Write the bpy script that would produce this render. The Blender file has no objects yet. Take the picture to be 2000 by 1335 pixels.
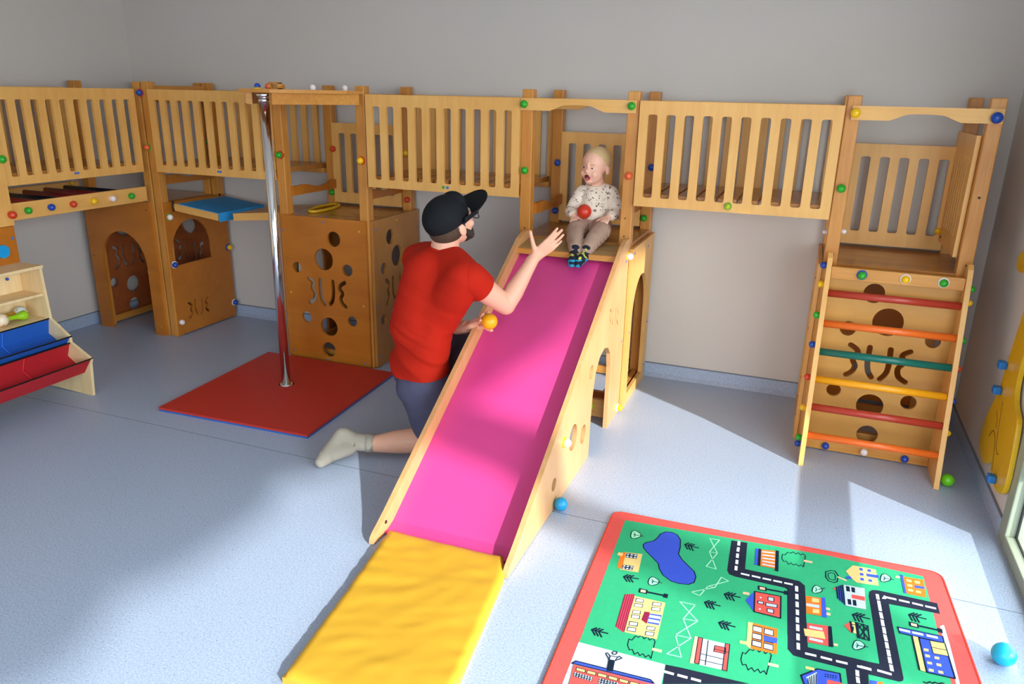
import bpy, bmesh, math, random
from mathutils import Vector, Matrix, noise
from mathutils.geometry import tessellate_polygon
S = bpy.context.scene
COL = S.collection
random.seed(4)

# ---------------------------------------------------------------- camera, world, sun, exposure
PITCH, ROLL, YAW, FOC = 0.31765956, 0.02123423, -0.36449023, 1477.79431
def camera():
    fw = Vector((math.sin(YAW)*math.cos(PITCH), math.cos(YAW)*math.cos(PITCH), -math.sin(PITCH)))
    r = Vector((math.cos(YAW), -math.sin(YAW), 0)); u = r.cross(fw)
    r2 = math.cos(ROLL)*r + math.sin(ROLL)*u
    u2 = -math.sin(ROLL)*r + math.cos(ROLL)*u
    cd = bpy.data.cameras.new('camera'); cd.sensor_width = 36; cd.lens = FOC/2000*36
    cd.clip_start = 0.02
    o = bpy.data.objects.new('camera', cd); COL.objects.link(o)
    m = Matrix(((r2.x, u2.x, -fw.x, 0), (r2.y, u2.y, -fw.y, 0), (r2.z, u2.z, -fw.z, 1.6), (0, 0, 0, 1)))
    o.matrix_world = m
    S.camera = o
camera()
TAN = 0.44                                   # tangent of the sun's elevation
SUNH = Vector((-0.846, 0.534, 0)).normalized()
W = bpy.data.worlds.new('sky'); S.world = W; W.use_nodes = True
bg = W.node_tree.nodes['Background']; bg.inputs[0].default_value = (0.86, 0.93, 1.0, 1); bg.inputs[1].default_value = 9.0
sd = bpy.data.lights.new('sun', 'SUN'); sd.energy = 7.8; sd.angle = math.radians(.75); sd.color = (1.0, 0.97, 0.94)
so = bpy.data.objects.new('sun', sd); COL.objects.link(so)
so.rotation_euler = Vector((SUNH.x, SUNH.y, -TAN)).to_track_quat('-Z', 'Y').to_euler(); so.location = (6, -3, 5)
def portal(loc, rot, sx, sy):
    l = bpy.data.lights.new('window_daylight', 'AREA'); l.shape = 'RECTANGLE'; l.size = sx; l.size_y = sy
    l.cycles.is_portal = True
    o = bpy.data.objects.new('window_daylight', l); COL.objects.link(o); o.location = loc; o.rotation_euler = rot
portal((1.17, 0.55, 1.2), (0, math.radians(90), 0), 2.4, 5.1)
portal((-.9, -2.45, 1.35), (math.radians(90), 0, 0), 2.2, 2.1)  # portal of the added fill window behind the camera
S.view_settings.view_transform = 'Standard'; S.view_settings.look = 'None'
S.view_settings.exposure = 0.02; S.view_settings.gamma = 1.0; S.view_settings.use_curve_mapping = False
S.cycles.max_bounces = 8; S.cycles.diffuse_bounces = 5; S.cycles.caustics_reflective = False; S.cycles.caustics_refractive = False

# ---------------------------------------------------------------- materials
def lin(c):
    return tuple((v/255/12.92 if v/255 <= 0.04045 else ((v/255+0.055)/1.055)**2.4) for v in c) + (1,)
MATS = {}
def mat(name, rgb, rough=0.5, metal=0.0, bump=0.0, bscale=200, spec=0.5, var=0.0, vscale=4, sheen=0):
    if name in MATS: return MATS[name]
    m = bpy.data.materials.new(name); m.use_nodes = True; nt = m.node_tree; b = nt.nodes['Principled BSDF']
    b.inputs['Base Color'].default_value = lin(rgb); b.inputs['Roughness'].default_value = rough
    b.inputs['Metallic'].default_value = metal; b.inputs['Specular IOR Level'].default_value = spec
    tc = nt.nodes.new('ShaderNodeTexCoord')
    n2 = nt.nodes.new('ShaderNodeTexNoise'); n2.inputs['Scale'].default_value = vscale; n2.inputs['Detail'].default_value = 3
    nt.links.new(tc.outputs['Object'], n2.inputs['Vector'])
    mx = nt.nodes.new('ShaderNodeMix'); mx.data_type = 'RGBA'; c = lin(rgb)
    mx.inputs['A'].default_value = tuple(v*(1-var) for v in c[:3])+(1,); mx.inputs['B'].default_value = tuple(min(1, v*(1+var)) for v in c[:3])+(1,)
    nt.links.new(n2.outputs['Fac'], mx.inputs['Factor']); nt.links.new(mx.outputs['Result'], b.inputs['Base Color'])
    if bump:
        n = nt.nodes.new('ShaderNodeTexNoise'); n.inputs['Scale'].default_value = bscale; n.inputs['Detail'].default_value = 2
        nt.links.new(tc.outputs['Object'], n.inputs['Vector'])
        bp = nt.nodes.new('ShaderNodeBump'); bp.inputs['Strength'].default_value = bump; bp.inputs['Distance'].default_value = 0.002
        nt.links.new(n.outputs['Fac'], bp.inputs['Height']); nt.links.new(bp.outputs['Normal'], b.inputs['Normal'])
    if sheen: b.inputs['Sheen Weight'].default_value = sheen
    MATS[name] = m; return m
def wood(name, c1, c2, grain='z', rough=0.38, stretch=14, sc=6, knots=False):
    if name in MATS: return MATS[name]
    m = bpy.data.materials.new(name); m.use_nodes = True; nt = m.node_tree; L = nt.links; b = nt.nodes['Principled BSDF']
    b.inputs['Roughness'].default_value = rough; b.inputs['Specular IOR Level'].default_value = 0.45
    tc = nt.nodes.new('ShaderNodeTexCoord'); mp = nt.nodes.new('ShaderNodeMapping')
    s = {'z': (stretch, stretch, 1), 'x': (1, stretch, stretch), 'y': (stretch, 1, stretch)}[grain]
    mp.inputs['Scale'].default_value = s; L.new(tc.outputs['Object'], mp.inputs['Vector'])
    n = nt.nodes.new('ShaderNodeTexNoise'); n.inputs['Scale'].default_value = sc*0.5; n.inputs['Detail'].default_value = 8; n.inputs['Roughness'].default_value = 0.62
    n.inputs['Distortion'].default_value = 0.5
    L.new(mp.outputs[0], n.inputs['Vector'])
    n3 = nt.nodes.new('ShaderNodeTexNoise'); n3.inputs['Scale'].default_value = 3.5; n3.inputs['Detail'].default_value = 2; L.new(tc.outputs['Object'], n3.inputs['Vector'])
    ad = nt.nodes.new('ShaderNodeMath'); ad.operation = 'MULTIPLY_ADD'; L.new(n3.outputs['Fac'], ad.inputs[0]); ad.inputs[1].default_value = 0.55
    sb = nt.nodes.new('ShaderNodeMath'); sb.operation = 'MULTIPLY'; L.new(n.outputs['Fac'], sb.inputs[0]); sb.inputs[1].default_value = 0.75
    L.new(sb.outputs[0], ad.inputs[2])
    cr = nt.nodes.new('ShaderNodeValToRGB'); cr.color_ramp.elements[0].position = 0.42; cr.color_ramp.elements[1].position = 0.86
    cr.color_ramp.elements[0].color = lin(c2); cr.color_ramp.elements[1].color = lin(c1)
    L.new(ad.outputs[0], cr.inputs[0]); out = cr.outputs[0]
    if knots:
        v = nt.nodes.new('ShaderNodeTexVoronoi'); v.inputs['Scale'].default_value = 5.0
        mp2 = nt.nodes.new('ShaderNodeMapping'); s2 = {'z': (1, 1, .7), 'x': (.7, 1, 1), 'y': (1, .7, 1)}[grain]; mp2.inputs['Scale'].default_value = s2
        L.new(tc.outputs['Object'], mp2.inputs['Vector']); L.new(mp2.outputs[0], v.inputs['Vector'])
        r2 = nt.nodes.new('ShaderNodeValToRGB'); r2.color_ramp.elements[0].position = 0.03; r2.color_ramp.elements[1].position = 0.085
        r2.color_ramp.elements[0].color = lin((110, 55, 25)); r2.color_ramp.elements[1].color = (1, 1, 1, 1); L.new(v.outputs['Distance'], r2.inputs[0])
        mm = nt.nodes.new('ShaderNodeMix'); mm.data_type = 'RGBA'; mm.blend_type = 'MULTIPLY'; mm.inputs['Factor'].default_value = 0.8
        L.new(out, mm.inputs['A']); L.new(r2.outputs[0], mm.inputs['B']); out = mm.outputs['Result']
    L.new(out, b.inputs['Base Color'])
    bp = nt.nodes.new('ShaderNodeBump'); bp.inputs['Strength'].default_value = 0.08; bp.inputs['Distance'].default_value = 0.002
    L.new(n.outputs['Fac'], bp.inputs['Height']); L.new(bp.outputs[0], b.inputs['Normal'])
    MATS[name] = m; return m
PLY = wood('pale_birch_ply', (234, 180, 104), (216, 156, 80), 'z', 0.4, 10, 5)
PLYX = wood('pale_birch_ply_across', (234, 180, 104), (216, 156, 80), 'x', 0.4, 10, 5)
PLYY = wood('pale_birch_ply_along_wall', (234, 180, 104), (216, 156, 80), 'y', 0.4, 10, 5)
AMB = wood('amber_ply', (192, 116, 38), (172, 97, 26), 'x', 0.3, 5, 5)
AMBB = wood('amber_ply_deck', (186, 124, 58), (150, 92, 36), 'x', 0.22, 6, 5)
PINE = wood('varnished_pine', (212, 148, 70), (182, 110, 40), 'z', 0.35, 18, 8, True)
PINEX = wood('varnished_pine_across', (216, 156, 78), (188, 118, 46), 'x', 0.35, 18, 8, True)
PINEY = wood('varnished_pine_depth', (212, 148, 70), (182, 110, 40), 'y', 0.35, 18, 8, True)
GREYW = wood('worn_step_wood', (190, 150, 95), (128, 104, 68), 'x', 0.5, 22, 9)
RAW = wood('raw_birch_ply', (240, 215, 170), (222, 190, 138), 'z', 0.55)
BALLC = {'green': (40, 160, 40), 'blue': (20, 70, 170), 'red': (205, 62, 30), 'orange': (225, 95, 50), 'yellow': (240, 190, 20), 'white': (238, 222, 222), 'lime': (175, 190, 30)}
def paint(c): return mat('glossy_%s_paint' % c, BALLC[c], 0.22)
SCREW = mat('screw_cap_blue', (70, 110, 190), 0.4); BRASS = mat('screw_cap_yellow', (225, 165, 50), 0.35)
STEEL = mat('polished_steel', (240, 240, 242), 0.12, 1.0)
DARKM = mat('dark_metal', (40, 36, 34), 0.4, 0.6)
PINK = mat('pink_plastic', (212, 66, 138), 0.34, bump=0.05, bscale=6, spec=0.5)
SKIN = mat('skin', (232, 172, 146), 0.5, spec=0.4, var=0.05, vscale=20)
BABY = mat('baby_skin', (240, 184, 160), 0.5, spec=0.4, var=0.05, vscale=20)

# ---------------------------------------------------------------- object helpers
def link(o, parent=None):
    COL.objects.link(o)
    if parent is not None: o.parent = parent
    return o
def thing(name, label, cat, loc=(0, 0, 0), group=None):
    o = bpy.data.objects.new(name, None); o.empty_display_size = 0.1; COL.objects.link(o); o.location = loc
    o['label'] = label; o['category'] = cat
    if group: o['group'] = group
    return o
def tag(o, label, cat, group=None, kind=None):
    if label: o['label'] = label
    if cat: o['category'] = cat
    if group: o['group'] = group
    if kind: o['kind'] = kind
    return o
class MB:
    """collects geometry in world coordinates; build() links it as one object"""
    def __init__(s): s.bm = bmesh.new(); s.mats = []
    def mi(s, m):
        if m is None: return 0
        if m not in s.mats: s.mats.append(m)
        return s.mats.index(m)
    def box(s, x0, x1, y0, y1, z0, z1, bev=0.003, m=None):
        k = s.mi(m)
        mtx = Matrix.Translation(((x0+x1)/2, (y0+y1)/2, (z0+z1)/2)) @ Matrix.Diagonal((abs(x1-x0), abs(y1-y0), abs(z1-z0), 1))
        t = bmesh.new(); bmesh.ops.create_cube(t, size=1, matrix=mtx)
        if bev: bmesh.ops.bevel(t, geom=t.edges[:], offset=bev, segments=2, affect='EDGES', profile=0.5)
        s.merge(t, k); return s
    def merge(s, t, k=0, smooth=None):
        vm = {}
        for v in t.verts: vm[v] = s.bm.verts.new(v.co)
        for f in t.faces:
            try: nf = s.bm.faces.new([vm[v] for v in f.verts])
            except ValueError: continue
            nf.material_index = k if k is not None else f.material_index
            nf.smooth = f.smooth if smooth is None else smooth
        t.free()
    def prism(s, outer, axis, a0, a1, holes=(), m=None, mtx=None):
        """outline in the plane across 'axis' extruded from a0 to a1"""
        k = s.mi(m)
        def P(u, v, w):
            p = {'y': Vector((u, w, v)), 'x': Vector((w, u, v)), 'z': Vector((u, v, w))}[axis]
            return mtx @ p if mtx else p
        loops = [list(outer)] + [list(h) for h in holes]
        flat = [p for l in loops for p in l]
        tris = tessellate_polygon([[Vector((p[0], p[1], 0)) for p in l] for l in loops])
        va = [s.bm.verts.new(P(p[0], p[1], a0)) for p in flat]; vb = [s.bm.verts.new(P(p[0], p[1], a1)) for p in flat]
        fs = []
        for t in tris:
            try:
                fs.append(s.bm.faces.new([va[i] for i in t])); fs.append(s.bm.faces.new([vb[i] for i in reversed(t)]))
            except ValueError: pass
        i0 = 0
        for l in loops:
            n = len(l)
            for i in range(n):
                a, b = i0+i, i0+(i+1) % n
                try: fs.append(s.bm.faces.new((va[a], va[b], vb[b], vb[a])))
                except ValueError: pass
            i0 += n
        for f in fs: f.material_index = k
        bmesh.ops.recalc_face_normals(s.bm, faces=fs)
        return s
    def cyl(s, p1, p2, r1, r2=None, seg=24, m=None, cap=True, smooth=True):
        k = s.mi(m); r2 = r1 if r2 is None else r2
        p1, p2 = Vector(p1), Vector(p2); d = (p2-p1); L = d.length; q = d.to_track_quat('Z', 'Y').to_matrix().to_4x4()
        t = bmesh.new(); bmesh.ops.create_cone(t, cap_ends=cap, segments=seg, radius1=r1, radius2=r2, depth=L, matrix=Matrix.Translation((p1+p2)/2) @ q)
        for f in t.faces: f.smooth = smooth and len(f.verts) == 4
        s.merge(t, k); return s
    def sph(s, c, r, sc=(1, 1, 1), seg=20, m=None, rot=None):
        k = s.mi(m); t = bmesh.new()
        M = Matrix.Translation(Vector(c)) @ (rot.to_4x4() if rot else Matrix.Identity(4)) @ Matrix.Diagonal((sc[0], sc[1], sc[2], 1))
        bmesh.ops.create_uvsphere(t, u_segments=seg, v_segments=max(8, seg//2+2), radius=r, matrix=M)
        for f in t.faces: f.smooth = True
        s.merge(t, k); return s
    def tube(s, pts, r, seg=10, m=None, closed=False):
        k = s.mi(m); pts = [Vector(p) for p in pts]; n = len(pts); rings = []; t = bmesh.new(); prev = None
        for i, p in enumerate(pts):
            if closed: d = pts[(i+1) % n]-pts[i-1]
            else: d = pts[min(i+1, n-1)]-pts[max(i-1, 0)]
            d.normalize()
            a = (d.orthogonal() if prev is None else (prev - d*prev.dot(d))).normalized(); prev = a; b = d.cross(a)
            rr = r[i] if isinstance(r, (list, tuple)) else r
            rings.append([t.verts.new(p + (a*math.cos(2*math.pi*j/seg)+b*math.sin(2*math.pi*j/seg))*rr) for j in range(seg)])
        for i in range(n if closed else n-1):
            A, B = rings[i], rings[(i+1) % n]
            for j in range(seg):
                f = t.faces.new((A[j], A[(j+1) % seg], B[(j+1) % seg], B[j])); f.smooth = True
        if not closed:
            t.faces.new(list(reversed(rings[0]))); t.faces.new(rings[-1])
        s.merge(t, k); return s
    def build(s, name, m=None, parent=None, origin=None):
        me = bpy.data.meshes.new(name)
        org = Vector(origin) if origin is not None else (Vector(parent_world(parent)) if parent is not None else Vector((0, 0, 0)))
        for v in s.bm.verts: v.co -= org
        s.bm.to_mesh(me); s.bm.free()
        if m is not None and not s.mats: s.mats = [m]
        elif m is not None and s.mats and m not in s.mats: s.mats[0:0] = []
        for k in s.mats: me.materials.append(k)
        o = bpy.data.objects.new(name, me); link(o, parent)
        if parent is None: o.location = org
        return o
def parent_world(p):
    l = Vector((0, 0, 0))
    while p is not None: l += Vector(p.location); p = p.parent
    return l
def circ(cx, cy, r, n=28, ry=None): return [(cx+r*math.cos(2*math.pi*i/n), cy+(ry or r)*math.sin(2*math.pi*i/n)) for i in range(n)]
def rrect(x0, x1, z0, z1, r, n=4):
    out = []
    for cx, cy, a in ((x1-r, z1-r, 0), (x0+r, z1-r, 90), (x0+r, z0+r, 180), (x1-r, z0+r, 270)):
        for i in range(n+1):
            t = math.radians(a+90*i/n); out.append((cx+r*math.cos(t), cy+r*math.sin(t)))
    return out
def cat(pts, n=5):
    P = [pts[0]]+list(pts)+[pts[-1]]; out = []
    for i in range(1, len(P)-2):
        for j in range(n):
            t = j/n; a, b, c, d = P[i-1], P[i], P[i+1], P[i+2]
            out.append(tuple(0.5*((2*b[k])+(-a[k]+c[k])*t+(2*a[k]-5*b[k]+4*c[k]-d[k])*t*t+(-a[k]+3*b[k]-3*c[k]+d[k])*t**3) for k in range(len(b))))
    out.append(tuple(pts[-1])); return out
def stroke(pts, r, curve=True):
    """outline of a round-ended brush stroke"""
    p = cat(pts, 4) if curve else list(pts); n = len(p); Lf, Rt = [], []
    for i in range(n):
        a, b = p[max(i-1, 0)], p[min(i+1, n-1)]; dx, dy = b[0]-a[0], b[1]-a[1]; l = math.hypot(dx, dy) or 1
        nx, ny = -dy/l, dx/l; Lf.append((p[i][0]+nx*r, p[i][1]+ny*r)); Rt.append((p[i][0]-nx*r, p[i][1]-ny*r))
    def capp(c, d0):
        return [(c[0]+r*math.cos(d0-math.pi*k/6), c[1]+r*math.sin(d0-math.pi*k/6)) for k in range(1, 6)]
    e = math.atan2(Lf[-1][1]-p[-1][1], Lf[-1][0]-p[-1][0]); s_ = math.atan2(Rt[0][1]-p[0][1], Rt[0][0]-p[0][0])
    return Lf + capp(p[-1], e) + list(reversed(Rt)) + capp(p[0], s_)
LOGO = [[(.166, .519), (.195, .497), (.186, .462), (.204, .429), (.195, .392), (.164, .371)], [(.247, .518), (.244, .449), (.249, .403), (.270, .370)],
        [(.334, .517), (.334, .444), (.325, .400), (.308, .374)], [(.416, .518), (.386, .498), (.380, .472), (.399, .451), (.384, .418), (.395, .388), (.416, .371)]]
DOTS = [(.356, .772, .045), (.279, .645, .065), (.085, .58, .032), (.44, .595, .035), (.134, .275, .034), (.292, .231, .059), (.458, .286, .032), (.281, .084, .047)]
def bubble_holes(u0, w=.575, mirror=False, logo=True):
    f = (lambda u: u0+w-u) if mirror else (lambda u: u0+u)
    h = [circ(f(a), z, r) for a, z, r in DOTS]
    h += [[(f(p[0]), p[1]) for p in stroke(st, .0125)] for st in LOGO]
    return h
def arch(u0, u1, z0, z1, n=16):
    """arched doorway with an elliptical head, from z0 up to z1"""
    c = (u0+u1)/2; r = (u1-u0)/2; zs = z1-r*1.15
    return [(u0, z0), (u0, zs)] + [(c+r*math.cos(math.pi-math.pi*i/n), zs+(z1-zs)*math.sin(math.pi*i/n)) for i in range(1, n)] + [(u1, zs), (u1, z0)]
def knob(parent, pos, d, col, base=None, r=.019):
    p = Vector(pos); d = Vector(d).normalized()
    b = MB(); b.sph(p+d*(r*.75), r, seg=16); b.cyl(p-d*.004, p+d*(r*.3), r*.75, r*.9, 16)
    o = b.build('knob', paint(col), parent)
    if base:
        c = MB(); c.cyl(p-d*.003, p+d*.007, r*1.28, r*1.2, 20); c.build('knob_base', paint(base), o)
    return o
def screw(parent, pos, d, m=None, r=.0065):
    p = Vector(pos); d = Vector(d).normalized(); MB().cyl(p-d*.002, p+d*.003, r, r*.8, 12).build('screw_cap', m or SCREW, parent)
RUG_PAL=['blue', 'coral', 'cream', 'green', 'ink', 'maroon', 'mint', 'orange', 'pale', 'peach', 'redroof', 'road', 'white']
RUG=[(3,0,[-503,2615,-96,2647,248,2669,557,2665,562,2499,565,2376,571,2116,-425,1703,-472,1864]),
(8,0,[-474,1870,-210,1876,-206,1794,-468,1685]),
(8,0,[574,2385,586,2399,589,2301,584,2121,594,2126,593,2216,592,2303,588,2398]),
(8,0,[575,2386,585,2397,588,2340,593,2240,592,2125,584,2121,580,2254]),
(0,0,[-402,2474,-393,2493,-371,2512,-361,2539,-356,2569,-340,2593,-318,2600,-295,2590,-278,2561,-270,2511,-269,2464,-252,2434,-222,2401,-199,2376,-189,2346,-190,2312,-206,2293,-237,2285,-265,2288,-298,2312,-317,2344,-327,2375,-348,2398,-380,2431,-396,2452]),
(4,40,[-402,2474,-393,2493,-371,2512,-361,2539,-356,2569,-340,2593,-318,2600,-295,2590,-278,2561,-270,2511,-269,2464,-252,2434,-222,2401,-199,2376,-189,2346,-190,2312,-206,2293,-237,2285,-265,2288,-298,2312,-317,2344,-327,2375,-348,2398,-380,2431,-396,2452,-402,2474]),
(11,0,[-98,2632,-40,2639,-33,2463,112,2464,150,2463,168,2443,178,2175,121,2152,111,2396,104,2403,-61,2402,-83,2408,-92,2429]),
(11,0,[118,2256,174,2279,182,2119,357,2123,355,2070,290,2063,175,2062,141,2063,124,2086]),
(11,0,[373,2494,383,2508,400,2514,583,2515,584,2456,431,2447,438,2185,382,2162,370,2466]),
(11,0,[372,2419,430,2444,444,2087,441,2075,431,2067,327,2064,329,2120,382,2125]),
(11,0,[287,2074,349,2075,348,2004,292,1981]),
(11,0,[-209,1876,-165,1881,-48,1887,30,1892,-203,1795]),
(12,100,[-70,2636,-69,2610]),
(12,100,[-68,2592,-68,2567]),
(12,100,[-67,2549,-66,2525]),
(12,100,[-65,2507,-64,2484]),
(12,100,[-64,2467,-63,2444]),
(12,100,[-42,2429,-18,2429]),
(12,100,[-5,2430,19,2430]),
(12,100,[31,2430,55,2431]),
(12,100,[67,2431,91,2432]),
(12,100,[103,2432,126,2433]),
(12,100,[141,2427,142,2400]),
(12,100,[143,2381,144,2356]),
(12,100,[145,2337,146,2312]),
(12,100,[147,2294,148,2270]),
(12,100,[148,2253,149,2230]),
(12,100,[150,2213,151,2190]),
(12,100,[150,2216,151,2188]),
(12,100,[152,2170,153,2143]),
(12,100,[154,2125,155,2099]),
(12,100,[177,2087,204,2088]),
(12,100,[221,2088,248,2088]),
(12,100,[264,2088,291,2089]),
(12,100,[322,2089,356,2089]),
(12,100,[319,2068,319,2047]),
(12,100,[319,2038,320,2018]),
(12,100,[377,2093,410,2091]),
(12,100,[401,2427,402,2398]),
(12,100,[402,2386,404,2358]),
(12,100,[404,2347,405,2319]),
(12,100,[406,2309,407,2282]),
(12,100,[407,2272,409,2245]),
(12,100,[409,2235,410,2210]),
(12,100,[411,2200,412,2175]),
(12,100,[412,2166,413,2142]),
(12,100,[414,2132,415,2109]),
(12,100,[331,2091,355,2090]),
(12,100,[398,2487,399,2461]),
(12,100,[400,2450,401,2425]),
(12,100,[426,2483,454,2483]),
(12,100,[467,2483,494,2483]),
(12,100,[507,2483,534,2482]),
(12,100,[546,2482,573,2482]),
(12,0,[411,2469,420,2492,428,2485,424,2472]),
(12,100,[-206,1846,-182,1846]),
(12,100,[-167,1847,-143,1847]),
(12,100,[-128,1848,-105,1848]),
(4,60,[-258,2535,-206,2531]),
(4,60,[-257,2535,-243,2507]),
(4,60,[-257,2535,-244,2551]),
(4,60,[-246,2534,-233,2506]),
(4,60,[-246,2534,-233,2550]),
(4,60,[-236,2534,-222,2505]),
(4,60,[-236,2534,-223,2549]),
(4,60,[-424,2248,-373,2257]),
(4,60,[-423,2248,-406,2226]),
(4,60,[-423,2248,-412,2266]),
(4,60,[-413,2250,-396,2228]),
(4,60,[-413,2250,-402,2267]),
(4,60,[-403,2252,-386,2230]),
(4,60,[-403,2252,-392,2269]),
(4,60,[-453,1940,-401,1942]),
(4,60,[-452,1940,-436,1919]),
(4,60,[-452,1940,-440,1954]),
(4,60,[-442,1941,-426,1919]),
(4,60,[-442,1941,-429,1955]),
(4,60,[-431,1941,-415,1919]),
(4,60,[-431,1941,-419,1955]),
(4,60,[-86,2286,-34,2289]),
(4,60,[-85,2286,-72,2261]),
(4,60,[-85,2286,-71,2303]),
(4,60,[-75,2287,-62,2262]),
(4,60,[-75,2287,-61,2303]),
(4,60,[-64,2287,-51,2262]),
(4,60,[-64,2287,-50,2304]),
(4,60,[-142,2216,-91,2216]),
(4,60,[-141,2216,-128,2191]),
(4,60,[-141,2216,-128,2231]),
(4,60,[-131,2216,-118,2191]),
(4,60,[-131,2216,-117,2231]),
(4,60,[-121,2216,-108,2191]),
(4,60,[-121,2216,-107,2231]),
(4,60,[-86,2129,-35,2128]),
(4,60,[-85,2129,-72,2105]),
(4,60,[-85,2129,-71,2144]),
(4,60,[-74,2129,-62,2104]),
(4,60,[-74,2129,-60,2143]),
(4,60,[-64,2128,-52,2104]),
(4,60,[-64,2128,-50,2143]),
(4,60,[314,2339,367,2338]),
(4,60,[316,2339,324,2310]),
(4,60,[316,2339,332,2356]),
(4,60,[326,2339,335,2310]),
(4,60,[326,2339,343,2356]),
(4,60,[336,2338,345,2310]),
(4,60,[336,2338,353,2355]),
(4,60,[487,2411,538,2409]),
(4,60,[488,2411,495,2382]),
(4,60,[488,2411,505,2428]),
(4,60,[498,2411,505,2382]),
(4,60,[498,2411,515,2428]),
(4,60,[508,2410,515,2381]),
(4,60,[508,2410,526,2428]),
(6,0,[-423,2535,-422,2522,-428,2512,-434,2505,-441,2498,-450,2498,-457,2507,-459,2520,-460,2531,-460,2544,-454,2554,-445,2554,-437,2549,-430,2544]),
(4,35,[-423,2535,-422,2522,-428,2512,-434,2505,-441,2498,-450,2498,-457,2507,-459,2520,-460,2531,-460,2544,-454,2554,-445,2554,-437,2549,-430,2544,-423,2535]),
(4,35,[-450,2524,-412,2529]),
(4,30,[-443,2526,-451,2538]),
(4,30,[-443,2526,-445,2511]),
(6,0,[-303,2271,-303,2259,-308,2250,-314,2244,-321,2238,-330,2237,-336,2245,-338,2256,-338,2266,-337,2277,-331,2286,-322,2287,-316,2283,-309,2279]),
(4,35,[-303,2271,-303,2259,-308,2250,-314,2244,-321,2238,-330,2237,-336,2245,-338,2256,-338,2266,-337,2277,-331,2286,-322,2287,-316,2283,-309,2279,-303,2271]),
(4,35,[-328,2260,-292,2266]),
(4,30,[-322,2263,-329,2272]),
(4,30,[-322,2263,-324,2249]),
(6,0,[224,2443,222,2432,216,2423,210,2418,203,2412,195,2412,191,2419,192,2430,193,2439,196,2450,202,2459,210,2459,215,2455,220,2451]),
(4,35,[224,2443,222,2432,216,2423,210,2418,203,2412,195,2412,191,2419,192,2430,193,2439,196,2450,202,2459,210,2459,215,2455,220,2451,224,2443]),
(4,35,[212,2438,232,2455]),
(4,30,[206,2436,202,2445]),
(4,30,[206,2436,202,2423]),
(6,0,[449,2607,446,2594,439,2585,432,2579,425,2573,417,2572,413,2581,415,2593,417,2604,420,2616,428,2626,436,2626,441,2621,446,2616]),
(4,35,[449,2607,446,2594,439,2585,432,2579,425,2573,417,2572,413,2581,415,2593,417,2604,420,2616,428,2626,436,2626,441,2621,446,2616,449,2607]),
(4,35,[424,2597,457,2602]),
(4,30,[430,2599,426,2610]),
(4,30,[430,2599,424,2584]),
(6,0,[346,2196,343,2184,336,2176,330,2170,322,2164,314,2163,310,2171,311,2181,313,2191,316,2202,324,2211,332,2211,337,2208,342,2204]),
(4,35,[346,2196,343,2184,336,2176,330,2170,322,2164,314,2163,310,2171,311,2181,313,2191,316,2202,324,2211,332,2211,337,2208,342,2204,346,2196]),
(4,35,[320,2185,354,2191]),
(4,30,[327,2188,322,2197]),
(4,30,[327,2188,321,2175]),
(4,30,[-334,1943,-325,1940,-318,1964,-309,1961,-301,1974,-291,1961,-283,1975,-274,1962,-266,1975,-257,1962,-254,1884,-263,1896,-271,1883,-280,1895,-288,1883,-296,1895,-304,1882,-314,1901,-322,1895,-332,1914,-334,1943]),
(9,120,[-256,1926,-233,1927]),
(4,30,[-2,2017,7,2014,17,2040,26,2037,36,2052,44,2037,54,2053,62,2037,72,2053,80,2038,71,1948,64,1962,54,1948,47,1962,37,1947,29,1961,20,1946,12,1968,3,1961,-4,1983,-2,2017]),
(9,120,[76,1996,99,1997]),
(4,30,[87,2612,96,2610,105,2633,114,2630,124,2644,132,2632,141,2645,149,2633,159,2646,166,2634,161,2557,153,2568,144,2555,136,2567,127,2554,119,2566,110,2553,102,2571,93,2564,86,2583,87,2612]),
(9,120,[164,2599,187,2600]),
(4,40,[235,2558,252,2573,266,2576,276,2551,272,2511,261,2500,244,2504,235,2524,235,2558]),
(4,30,[243,2550,253,2559,262,2561,267,2546,266,2522,259,2515,248,2517,243,2530,243,2550]),
(9,80,[275,2541,301,2531]),
(6,40,[-175,2612,-140,2617,-165,2522,-137,2522,-164,2424,-129,2421,-165,2522]),
(6,40,[-140,2617,-175,2612,-137,2522,-165,2522]),
(6,40,[-129,2421,-164,2424]),
(6,40,[-106,2379,-80,2366,-143,2308,-120,2310,-191,2254,-162,2244,-143,2308]),
(6,40,[-106,2379,-120,2310]),
(6,40,[-218,2186,-168,2190,-194,2103,-149,2110,-204,2017,-157,2020,-214,1922,-171,1924,-204,2017]),
(6,40,[-218,2186,-183,2146,-149,2110]),
(6,40,[-194,2103,-157,2020]),
(6,40,[-214,1922,-171,1924]),
(4,90,[-332,2195,-266,2199]),
(4,220,[-270,2199,-266,2199]),
(4,240,[-352,2194,-335,2195]),
(9,140,[-348,2194,-338,2195]),
(4,90,[44,2370,111,2375]),
(4,220,[107,2375,111,2375]),
(4,240,[23,2368,40,2369]),
(9,140,[27,2368,37,2369]),
(4,90,[509,2362,574,2363]),
(4,220,[571,2363,574,2363]),
(4,240,[489,2361,505,2361]),
(9,140,[493,2361,503,2361]),
(2,0,[-458,2394,-391,2410,-381,2292,-445,2285]),
(7,0,[-458,2394,-450,2396,-438,2288,-457,2293,-466,2385]),
(2,200,[-470,2377,-462,2377]),
(4,0,[-447,2393,-407,2401,-405,2371,-444,2364]),
(8,0,[-444,2390,-436,2392,-435,2383,-443,2382]),
(8,0,[-443,2376,-434,2377,-433,2368,-442,2367]),
(8,0,[-431,2393,-422,2395,-422,2386,-430,2384]),
(8,0,[-430,2378,-421,2380,-420,2371,-429,2369]),
(8,0,[-418,2396,-409,2397,-408,2388,-417,2386]),
(8,0,[-416,2381,-408,2382,-408,2373,-416,2372]),
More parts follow.
